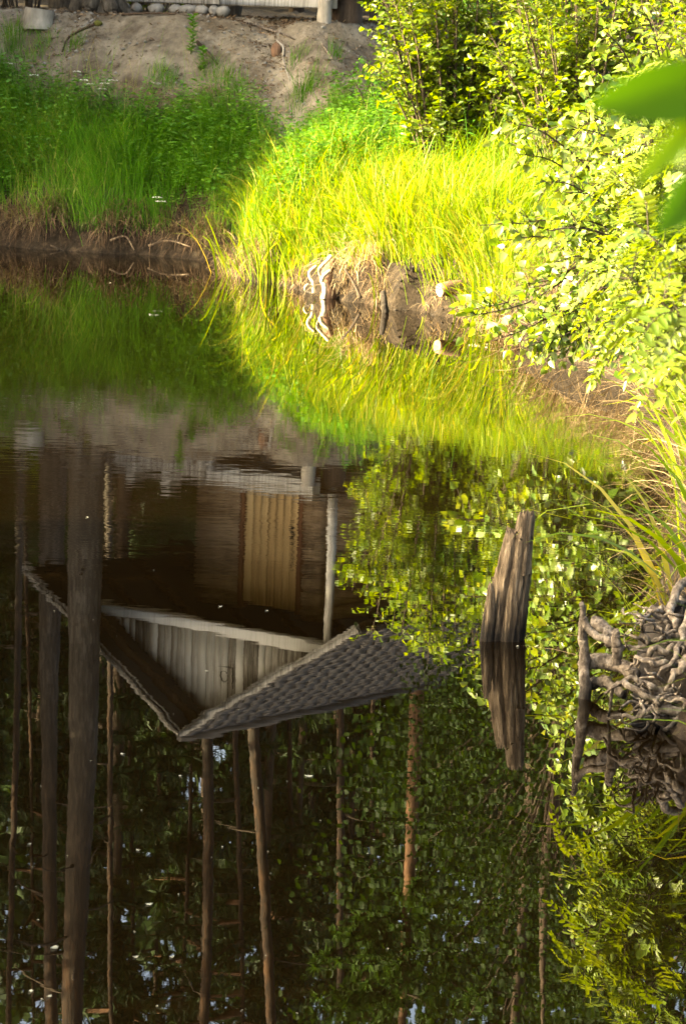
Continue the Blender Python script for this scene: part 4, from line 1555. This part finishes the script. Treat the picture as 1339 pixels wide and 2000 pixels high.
x, y, z, s = on_ground(5200, -4.6, 2.4, 28.5, 36.5)
k = (s > .5) & (z < 1.6) & (chute_mask(x, y) < .3) & (rng.random(len(x)) < clump_mod(x, y, 1.4, 71) * .8)
x, y, z = x[k], y[k], z[k]
mb = MB()
Ls = rng.uniform(.5, .95, len(x))
ln = lean_field(x, y, (0, -.2))
a0, dr_ = rng.uniform(0, .35, len(x)), rng.uniform(.1, .8, len(x))
blades(mb, np.stack([x, y, z], 1), a0, Ls, .0035, ln, dr_, np.clip(rng.normal(.75, .2, len(x)), 0, 1), 4)
tag(mb.build('grass_stalks', M['bank_grass'], kind='stuff'), 'thin pale stalks rising out of the bank grass', 'grass')

# leafy weeds on the bank
x, y, z, s = on_ground(14000, -4.6, 1.2, 31.0, 36.9)
k = (s > .35) & (z < 1.36 + .22 * vnoise(x, y, .9, 40) + .3 * sstep(-2.4, -3.4, x)) & (clump_mod(x, y, .8, 61) > .40) & (chute_mask(x, y) < .3)
x, y, z = x[k][:3800], y[k][:3800], z[k][:3800]
mbS, mbL = MB(), MB()
pp, dd, nn = [], [], []
for a, b_, c_ in zip(x, y, z):
    hgt = rng.uniform(.2, .55)
    tip = np.array([a + rng.normal(0, .05), b_ + rng.normal(0, .05) - .05, c_ + hgt])
    base = np.array([a, b_, c_ - .02])
    m = int(hgt / .03)
    t = np.linspace(.15, 1, m)[:, None]
    q = base * (1 - t) + tip * t
    an = np.arange(m) * 2.4 + rng.uniform(0, 6)
    pp.append(q)
    dd.append(np.stack([np.cos(an), np.sin(an), rng.uniform(-.2, .5, m)], 1))
    nn.append(nrm(np.stack([.3 * rng.normal(0, 1, m), .3 * rng.normal(0, 1, m), np.ones(m)], 1)))
pp, dd, nn = np.concatenate(pp), np.concatenate(dd), np.concatenate(nn)
Lq = rng.uniform(.035, .085, len(pp))
leaves(mbL, pp, dd, nn, Lq, Lq * .4, np.clip(rng.normal(.5, .25, len(pp)), 0, 1))
tag(mbL.build('weeds', M['herb'], kind='stuff'), 'low leafy weeds mixed into the shaded bank grass', 'weeds')

x, y, z, s = on_ground(30000, -4.4, .9, 33.5, 39)
k = (z > 1.25) & (rng.random(len(x)) < clump_mod(x, y, 2.0, 81) * .8)
x, y, z = x[k], y[k], z[k]
mb = MB()
an = rng.uniform(0, 6.28, len(x))
dd = np.stack([np.cos(an), np.sin(an), rng.normal(0, .35, len(x))], 1)
leaves(mb, np.stack([x, y, z + .012], 1), dd, np.repeat([[0, -.3, 1.0]], len(x), 0) + rng.normal(0, .5, (len(x), 3)), rng.uniform(.02, .09, len(x)), rng.uniform(.006, .02, len(x)), rng.random(len(x)), .1, .1)
tag(mb.build('forest_litter', M['litter'], kind='stuff'), 'brown needles, twigs and bark bits strewn over the sand slope', 'litter')
pts_ = []
for i in range(1100):
    j = rng.integers(len(x))
    r_ = rng.uniform(.008, .03)
    pts_.append((x[j] + rng.normal(0, .1), y[j] + rng.normal(0, .1), r_))
mb = MB()
OCT = np.array([[1, 0, 0], [0, 1, 0], [-1, 0, 0], [0, -1, 0], [0, 0, .7], [0, 0, -.7]], float)
OF = np.array([[0, 1, 4], [1, 2, 4], [2, 3, 4], [3, 0, 4], [1, 0, 5], [2, 1, 5], [3, 2, 5], [0, 3, 5]])
hz_ = height(np.array([p[0] for p in pts_]), np.array([p[1] for p in pts_]))
for (a_, b_, r_), c_ in zip(pts_, hz_):
    if c_ > .3:
        mb.add(OCT * r_ * rng.uniform(.7, 1.3, (6, 1)) + [a_, b_, c_], OF, rng.random())
tag(mb.build('pebbles', M['stone'], kind='stuff'), 'small pebbles and clods scattered on the sand slope', 'pebbles')

# green tufts clinging to the sand slope
sp = [(*at_px(px, py, z), q) for px, py, z, q in [(145, 95, 1.95, .5), (30, 100, 1.95, .8), (60, 120, 1.85, .8), (310, 150, 1.75, .7), (410, 140, 1.8, .6), (440, 160, 1.7, .7), (465, 180, 1.6, .5), (578, 120, 1.85, .5), (590, 190, 1.55, .9), (595, 175, 1.6, .8), (330, 170, 1.65, .6), (90, 90, 2.0, .6), (20, 70, 2.1, .8), (650, 110, 1.9, .4), (660, 200, 1.5, .6)]]
tussocks('grass_tufts', sp, 150, (.15, .36), (.003, .006), 'bank_grass', 'small soft grass tufts clinging to the sandy slope', (.3, 1.4), .10, (.45, .2))

# saplings on the crest
def sapling(px, py, ztop, d, label, n=26, h=.5):
    b = hit(px, py)
    b[2] -= .02
    t = thing('sapling', b, label, 'sapling')
    mb = MB()
    tip = b + [.02, -.05, h]
    tube(mb, smooth_path([b, (b + tip) / 2 + [.02, 0, 0], tip], 6), [.006, .002], 5)
    mb.build('stem', M['stem_green'], t, True)
    f = np.linspace(.1, 1, n)[:, None]
    an = np.arange(n) * 2.4
    q = b * (1 - f) + tip * f
    mb = MB()
    leaves(mb, q, np.stack([np.cos(an), np.sin(an), .5 + 0 * an], 1), np.repeat([[0, 0, 1.0]], n, 0) + rng.normal(0, .2, (n, 3)), rng.uniform(.06, .1, n), .045, rng.uniform(.2, .8, n))
    mb.build('leaves', M['herb'], t, False, 'stuff')


sapling(372, 108, 0, 35.2, 'small leafy sapling on the crest of the sand slope', 40, .42)
sapling(392, 138, 0, 34.8, 'second, shorter sapling just below the crest sapling', 24, .25)

# white umbels among the weeds
def umbel(px, py, d, label, heads):
    b = hit(px + 2, py + 42)
    b[2] -= .02
    top = P(px, py, b[1] - .35)
    t = thing('flowering_plant', b, label, 'flower')
    for k in range(heads):
        tip = top + [rng.uniform(-.09, .09) * (heads > 1), rng.uniform(-.05, .05), rng.uniform(-.08, .02) * (heads > 1)]
        mb = MB()
        tube(mb, smooth_path([b, (b + tip) / 2 + [.01, 0, 0], tip], 6), [.004, .002], 5)
        mb.build('stem', M['stem_green'], t, True)
        mb = MB()
        n = 44
        r = .045 * np.sqrt(rng.random(n))
        a = rng.uniform(0, 6.28, n)
        q = tip + np.stack([r * np.cos(a), r * np.sin(a), .006 - r * .2 + rng.uniform(0, .006, n)], 1)
        leaves(mb, q, np.stack([np.cos(a), np.sin(a), 0 * a], 1), np.repeat([[0, -.3, 1.0]], n, 0) + rng.normal(0, .2, (n, 3)), .014, .012, rng.random(n))
        mb.build('flower_head', M['flower'], t)


umbel(14, 124, 35.2, 'white umbel flower at the far left edge of the bank', 1)
umbel(67, 147, 35.0, 'single white umbel flower in the weeds left of the flower cluster', 1)
umbel(150, 140, 34.9, 'white umbel plant tallest in the weeds below the thick pine', 1)
umbel(172, 160, 34.7, 'pair of white umbels at the left of the flower cluster', 2)
umbel(215, 160, 34.7, 'group of white umbels at the right of the flower cluster', 3)
umbel(318, 388, 32.9, 'tiny pale flowers hanging at the foot of the shaded bank', 2)

# ------------------------------------------------------------------ dead wood
# broken stump standing in the water
sb = PW(978, 1257)
stump = thing('broken_stump', sb, 'weathered grey-brown broken trunk leaning upright out of the dark water', 'stump')


def grooved(mb, prof, d, seed, sides=64, depth=.24, tilt=None):
    """prof: rows of (pixel y, left x, right x); a column with deep lengthwise furrows"""
    r = np.random.default_rng(seed)
    ph = np.linspace(0, 2 * np.pi, sides, endpoint=False)
    g = np.zeros(sides)
    for f, a in ((3, .4), (5, .5), (8, .55), (13, .5), (19, .35)):
        g += a * np.abs(np.sin(f * ph / 2 + r.uniform(0, 6.28)))
    g = (g - g.mean()) / g.std() * depth * .5
    rows = []
    n = 34
    ys = np.linspace(prof[0][0], prof[-1][0], n)
    for i, yy in enumerate(ys):
        l = np.interp(-yy, [-p[0] for p in prof], [p[1] for p in prof])
        rr = np.interp(-yy, [-p[0] for p in prof], [p[2] for p in prof])
        a, b = P(l, yy, d), P(rr, yy, d)
        c, w = (a + b) / 2, np.linalg.norm(b - a) / 2
        tw = ph + .25 * i / n
        gg = 1 + g * (1 - .3 * i / n) + r.normal(0, .022, sides)
        zz = r.normal(0, .004, sides)
        V = np.stack([c[0] + w * gg * np.cos(tw), c[1] + w * .85 * gg * np.sin(tw), np.full(sides, c[2]) + zz], 1)
        if i >= n - 2:       # ragged broken top
            V[:, 2] += r.uniform(-.018, .012, sides)
        rows.append(V)
    V = np.concatenate(rows)
    top = rows[-1].mean(0) - [0, 0, .03]
    V = np.vstack([V, top])
    i = np.arange(n - 1)[:, None] * sides
    j = np.arange(sides)[None]
    Q = np.stack([i + j, i + (j + 1) % sides, i + sides + (j + 1) % sides, i + sides + j], -1).reshape(-1, 4)
    e = (n - 1) * sides
    jj = np.arange(sides)
    T = np.stack([np.full(sides, n * sides), e + jj, e + (jj + 1) % sides], -1)
    mb.add(V, [Q, T])


mb = MB()
grooved(mb, [(1320, 945, 1016), (1255, 950, 1019), (1190, 958, 1026), (1120, 970, 1034), (1060, 983, 1037), (1035, 990, 1039)], 13.02, 3)
mb.build('trunk', M['dead_wood'], stump, True)
mb = MB()
grooved(mb, [(1120, 990, 1034), (1060, 1000, 1038), (1030, 1006, 1041), (1010, 1010, 1043), (998, 1016, 1041)], 13.0, 4, 26)
mb.build('broken_tip', M['dead_wood'], stump, True)
mb = MB()
grooved(mb, [(1300, 934, 960), (1255, 936, 962), (1200, 943, 966), (1160, 950, 966), (1140, 953, 962)], 12.97, 5, 20)
mb.build('splinter', M['dead_wood'], stump, True)

# tangle of washed-out roots on the right
rb = PW(1265, 1395)
rt = thing('root_tangle', rb, 'washed-out tangle of bare grey roots at the water edge on the right', 'roots')


def root(pts, r0, r1, name='root', mat='root_wood', d=None, parent=rt, n=34, rough=.05, kink=.14):
    q = [P(*p) for p in pts]
    mb = MB()
    path = smooth_path(q, n)
    kk = rng.normal(0, r0 * kink, (n // 3 + 2, 3))
    path += np.stack([np.interp(np.arange(n) / 3, np.arange(len(kk)), kk[:, c]) for c in range(3)], 1)
    rr = np.interp(np.linspace(0, 1, n), [0, .5, 1], [r0, (r0 + r1) / 2 * 1.05, r1]) * (1 + np.interp(np.arange(n), np.arange(0, n + 4, 3), rng.normal(0, .07, len(np.arange(0, n + 4, 3)))).clip(-.35, .5))
    tube(mb, path, rr, 11, .5, rough, True, rng.uniform(.7, 1.2))
    return mb.build(name, M[mat], parent, True)


# upright stub on the left and its knot
root([(1142, 1392, 11.9), (1140, 1330, 11.9), (1140, 1260, 11.9), (1133, 1215, 11.88), (1136, 1178, 11.86)], .036, .012)
root([(1138, 1205, 11.86), (1152, 1232, 11.84), (1180, 1248, 11.8), (1215, 1268, 11.75)], .014, .012)
root([(1140, 1300, 11.95), (1165, 1290, 11.95), (1200, 1300, 11.9), (1240, 1320, 11.8)], .030, .024)
root([(1150, 1340, 11.95), (1180, 1330, 11.9), (1220, 1360, 11.8)], .022, .016)
root([(1160, 1215, 12.0), (1185, 1232, 11.95), (1195, 1260, 11.9)], .028, .022, 'knot')
root([(1205, 1300, 11.75), (1203, 1260, 11.74), (1200, 1232, 11.74)], .019, .015)
big_roots = [
    [(1180, 1350, 11.6), (1215, 1330, 11.5), (1260, 1360, 11.45), (1360, 1370, 11.5)],
    [(1190, 1405, 11.55), (1200, 1345, 11.5), (1240, 1325, 11.5), (1290, 1345, 11.5), (1345, 1340, 11.6)],
    [(1210, 1265, 11.8), (1250, 1262, 11.75), (1300, 1245, 11.75), (1345, 1225, 11.85)],
    [(1225, 1310, 11.62), (1245, 1285, 11.6), (1275, 1290, 11.55), (1310, 1300, 11.6), (1350, 1290, 11.7)],
        [(1250, 1230, 11.95), (1270, 1195, 11.9), (1310, 1185, 11.9), (1350, 1170, 12.0)],
    [(1255, 1330, 11.55), (1290, 1310, 11.5), (1320, 1275, 11.55), (1335, 1230, 11.7), (1350, 1190, 11.8)],
    [(1300, 1350, 11.45), (1320, 1310, 11.45), (1350, 1290, 11.5)],
    [(1205, 1290, 11.8), (1240, 1300, 11.7), (1270, 1270, 11.65), (1300, 1270, 11.65), (1350, 1255, 11.7)],
    [(1300, 1255, 11.7), (1318, 1220, 11.75), (1312, 1180, 11.85), (1340, 1130, 12.0)],
    [(1195, 1395, 11.5), (1235, 1405, 11.4), (1280, 1385, 11.4), (1350, 1400, 11.4)],
]
for k, q in enumerate(big_roots):
    root(q[::-1], rng.uniform(.015, .022), rng.uniform(.003, .006), kink=.38)
for k in range(40):
    # thinner roots wander out of the bank to the left and down
    x0, y0 = rng.uniform(1265, 1345), rng.uniform(1190, 1410)
    dd = 11.62 + (1300 - y0) * .0022
    ang = rng.normal(math.pi * .95, .7)
    q = [(x0, y0, dd)]
    for _ in range(rng.integers(3, 6)):
        ang += rng.normal(0, .55)
        x0 += 22 * math.cos(ang)
        y0 -= 16 * math.sin(ang) - 3
        y0 = min(y0, 1425)
        x0 = max(x0, 1188 + abs(y0 - 1300) * .25)
        q.append((x0, y0, dd + rng.uniform(-.14, .06)))
    root(q, rng.uniform(.004, .011), .0015, 'rootlet', n=24, kink=.45)
# earth core behind the roots
mb = MB()
c = (P(1300, 1290, 11.95))
u, v = 20, 12
V = []
for i, ph in enumerate(np.linspace(.05, np.pi - .05, v)):
    for j, th in enumerate(np.linspace(0, 2 * np.pi, u, endpoint=False)):
        k = 1 + rng.normal(0, .10)
        V.append(c + np.array([.17 * math.sin(ph) * math.cos(th), .28 * math.sin(ph) * math.sin(th), .24 * math.cos(ph) - .03]) * k + [.06, 0, 0])
i = np.arange(v - 1)[:, None] * u
j = np.arange(u)[None]
mb.add(np.array(V), np.stack([i + j, i + u + j, i + u + (j + 1) % u, i + (j + 1) % u], -1).reshape(-1, 4))
mb.build('soil', M['moss'], rt, True)
bpy.data.objects['soil'].data.materials[0] = M['wet_earth']

# bleached prongs on the far shore
db = PW(635, 582)
dw = thing('driftwood', db, 'bleached forked driftwood glowing white at the far water edge', 'driftwood')
D = float(db[1])
root([(640, 590, D), (641, 560, D), (640, 530, D + .05), (652, 505, D + .1)], .060, .030, 'core', 'brown_wood', parent=dw)
root([(613, 572, D - .1), (611, 552, D - .1), (604, 533, D - .1), (618, 520, D - .08)], .021, .017, 'prong', 'bleached', parent=dw, rough=.04, kink=.08)
root([(611, 560, D - .1), (600, 556, D - .14), (595, 566, D - .14), (608, 574, D - .12)], .009, .007, 'prong', 'bleached', parent=dw, rough=.04, kink=.08)
root([(632, 585, D - .15), (634, 562, D - .15), (628, 545, D - .15), (645, 527, D - .13)], .026, .018, 'prong', 'bleached', parent=dw, rough=.04, kink=.08)
root([(625, 540, D - .05), (624, 526, D - .05), (634, 514, D - .03), (647, 500, D)], .014, .018, 'prong', 'bleached', parent=dw, rough=.04, kink=.08)

# stick, short logs, stubs
def stick(name, pts, r0, r1, mat, label, cat):
    b = P(*pts[0])
    mb = MB()
    path = smooth_path([P(*p) for p in pts], 14)
    tube(mb, path, [r0, (r0 + r1) / 2, r1], 8, .5, .05)
    return tag(mb.build(name, M[mat], None, True, loc=b), label, cat)


stick('stick', [(704, 582, 28.6), (690, 552, 28.65), (672, 524, 28.7)], .014, .009, 'twig', 'bent stick poking up from the mud right of the white driftwood', 'stick')
stick('stick', [(690, 508, 29.3), (720, 500, 29.3), (750, 482, 29.3)], .007, .004, 'twig', 'thin brown twig lying across the pale straw', 'stick')
stick('wood_stub', [(752, 612, 27.9), (750, 590, 27.9), (748, 570, 27.95)], .032, .024, 'wet_earth', 'short dark rotten stub at the water edge below the straw', 'stub')
D = 27.6
lb = P(852, 568, D)
lg = thing('short_log', lb, 'short sawn log lying on the muddy edge with its pale end showing', 'log')
a_, b_ = P(858, 567, D), P(902, 559, D + .12)
mb = MB()
tube(mb, smooth_path([a_, (a_ + b_) / 2, b_], 8), [.058, .062, .055], 14, .5, .03, cap=True)
mb.build('bark', M['brown_wood'], lg, True)
mb = MB()
ax = nrm(b_ - a_)
s1 = nrm(np.cross(ax, [0, 0, 1.0]))
s2 = np.cross(s1, ax)
mb.add(np.array([a_ - ax * .004 + (s1 * math.cos(t) + s2 * math.sin(t)) * .055 for t in np.linspace(0, 2 * np.pi, 14, endpoint=False)]), np.arange(14)[None])
mb.build('sawn_end', M['log_side'], lg)
for k, (pts, lab) in enumerate([
        ([(80, 462, 34.2), (115, 442, 34.3), (160, 440, 34.3), (175, 448, 34.3)], 'pale dead branch arching at the water line on the far left'),
        ([(75, 470, 34.1), (100, 480, 34.0), (130, 492, 33.9)], 'thin dead branch slanting into the water on the far left'),
        ([(215, 470, 33.6), (245, 462, 33.6), (262, 488, 33.5)], 'crooked dead twig at the dark water line below the tall tufts'),
        ([(290, 480, 33.5), (330, 470, 33.5), (372, 482, 33.2)], 'long dead twig lying at the foot of the shaded bank'),
        ([(930, 600, 27.0), (975, 596, 27.0), (1010, 590, 27.1)], 'tangled pale root lying on the mud beside the birch'),
        ([(920, 590, 27.2), (960, 604, 27.0), (1000, 612, 26.9)], 'lower pale root lying on the mud beside the birch')]):
    stick('dead_branch', pts, .012, .006, 'dead_wood' if k < 4 else 'bleached', lab, 'branch')

# roots on the sand slope
def surf(px, py, z=0):
    p = hit(px, py)
    p[2] += .012
    return p


for k, (pts, r, mat, lab) in enumerate([
        ([(185, 52), (150, 66), (132, 80), (122, 105)], .016, 'dark_bark', 'dark root curving down the crest below the thick pine'),
        ([(480, 47), (510, 56), (548, 68), (575, 80)], .016, 'root_wood', 'pale root lying across the crest above the sand chute'),
        ([(540, 82), (553, 95), (553, 118), (560, 145), (566, 160)], .013, 'pale_log', 'white bare root running down right of the sand chute'),
        ([(628, 88), (640, 105), (652, 122)], .010, 'root_wood', 'short pale root on the slope near the willow shrub'),
        ([(385, 85), (410, 110), (425, 130)], .022, 'dark_bark', 'dark root along the left rim of the sand chute'),
        ([(238, 33), (280, 30), (330, 29), (372, 33)], .012, 'dark_bark', 'thin dark root along the flat ground in front of the deck')]):
    q = np.array([surf(a, b, 1.9) for a, b in pts])
    mb = MB()
    tube(mb, smooth_path(q, 16), [r, r * .9, r * .5], 8, .5, .08)
    tag(mb.build('bare_root', M[mat], None, True, loc=q[0]), lab, 'root')
p = surf(540, 105, 1.9)
stone(p + [0, -.02, .0], (.06, .05, .10), 'bark_chunk', 'rust brown clump of rotten wood beside the white bare root', None, 'brown_wood')['category'] = 'wood'
p = surf(192, 50, 2.2)
stone(p + [0, 0, .01], (.05, .04, .035), 'moss_clump', 'small clump of moss at the end of the dark curved root', None, 'moss')['category'] = 'moss'

# flecks floating on the pond
for k, (x, y, r) in enumerate([(603, 1515, .014), (106, 1850, .015), (291, 1765, .011), (240, 1472, .009), (353, 1515, .008), (265, 1868, .008), (430, 1184, .010), (520, 1192, .009), (170, 1010, .012), (57, 1648, .008), (270, 1660, .007), (215, 552, .02), (404, 1310, .007), (60, 1935, .008), (96, 1945, .008), (335, 1868, .007), (1010, 1262, .01)]):
    c = PW(x, y, .003)
    n = 9
    th = np.linspace(0, 2 * np.pi, n, endpoint=False)
    a = rng.uniform(0, 6.28)
    V = np.array([[c[0] + r * (math.cos(t) * math.cos(a) - .6 * math.sin(t) * math.sin(a)), c[1] + r * (math.cos(t) * math.sin(a) + .6 * math.sin(t) * math.cos(a)), .003 + .0015 * math.cos(2 * t)] for t in th])
    tag(MB().add(V, np.arange(n)[None], rng.random()).build('floating_petal', M['white_petal'], None, loc=c), ['largest pale petal floating right of the mirrored roof peak', 'pale petal floating low by the left edge beside the mirrored pine', 'pale petal floating lower left between the mirrored trunks',
        'pale petal floating left of the mirrored roof peak', 'small petal floating just below the mirrored roof peak', 'small petal low on the water right of the thick mirrored pine', 'petal on the mirrored dark porch, left one',
        'petal on the mirrored dark porch, right one', 'petal on the mirrored thick pine trunk', 'small petal at the left edge halfway down the mirrored wood', 'tiny petal on the mirrored wood right of the thick pine', 'pale petal far out near the shaded bank',
        'tiny petal on the mirrored gable boards', 'petal in the bottom left corner, left of a pair', 'petal in the bottom left corner, right of a pair', 'tiny petal low on the water among the mirrored pine trunks', 'petal floating against the foot of the broken stump'][k], 'petal', 'petals floating on the pond')

# pollen and dust lying on the still water
mb = MB()
for i in range(110):
    x_, y_ = rng.uniform(30, 1150), 560 + 1420 * rng.random() ** .8
    c = PW(x_, y_, .0025)
    if shore_dist(c[:1], c[1:2])[0] > -.15:
        continue
    r_ = rng.uniform(.0012, .0032)
    a0 = rng.uniform(0, 6.28, 5) * .15 + np.arange(5) * 1.2566
    mb.add(np.stack([c[0] + r_ * np.cos(a0), c[1] + 1.3 * r_ * np.sin(a0), np.full(5, .0025)], 1), np.arange(5)[None], rng.random())
tag(mb.build('pollen', M['white_petal'], kind='stuff'), 'fine pale pollen specks scattered on the dark water', 'pollen')

print('tris', sum(len(me.polygons) for me in bpy.data.meshes), 'objects', len(bpy.data.objects))
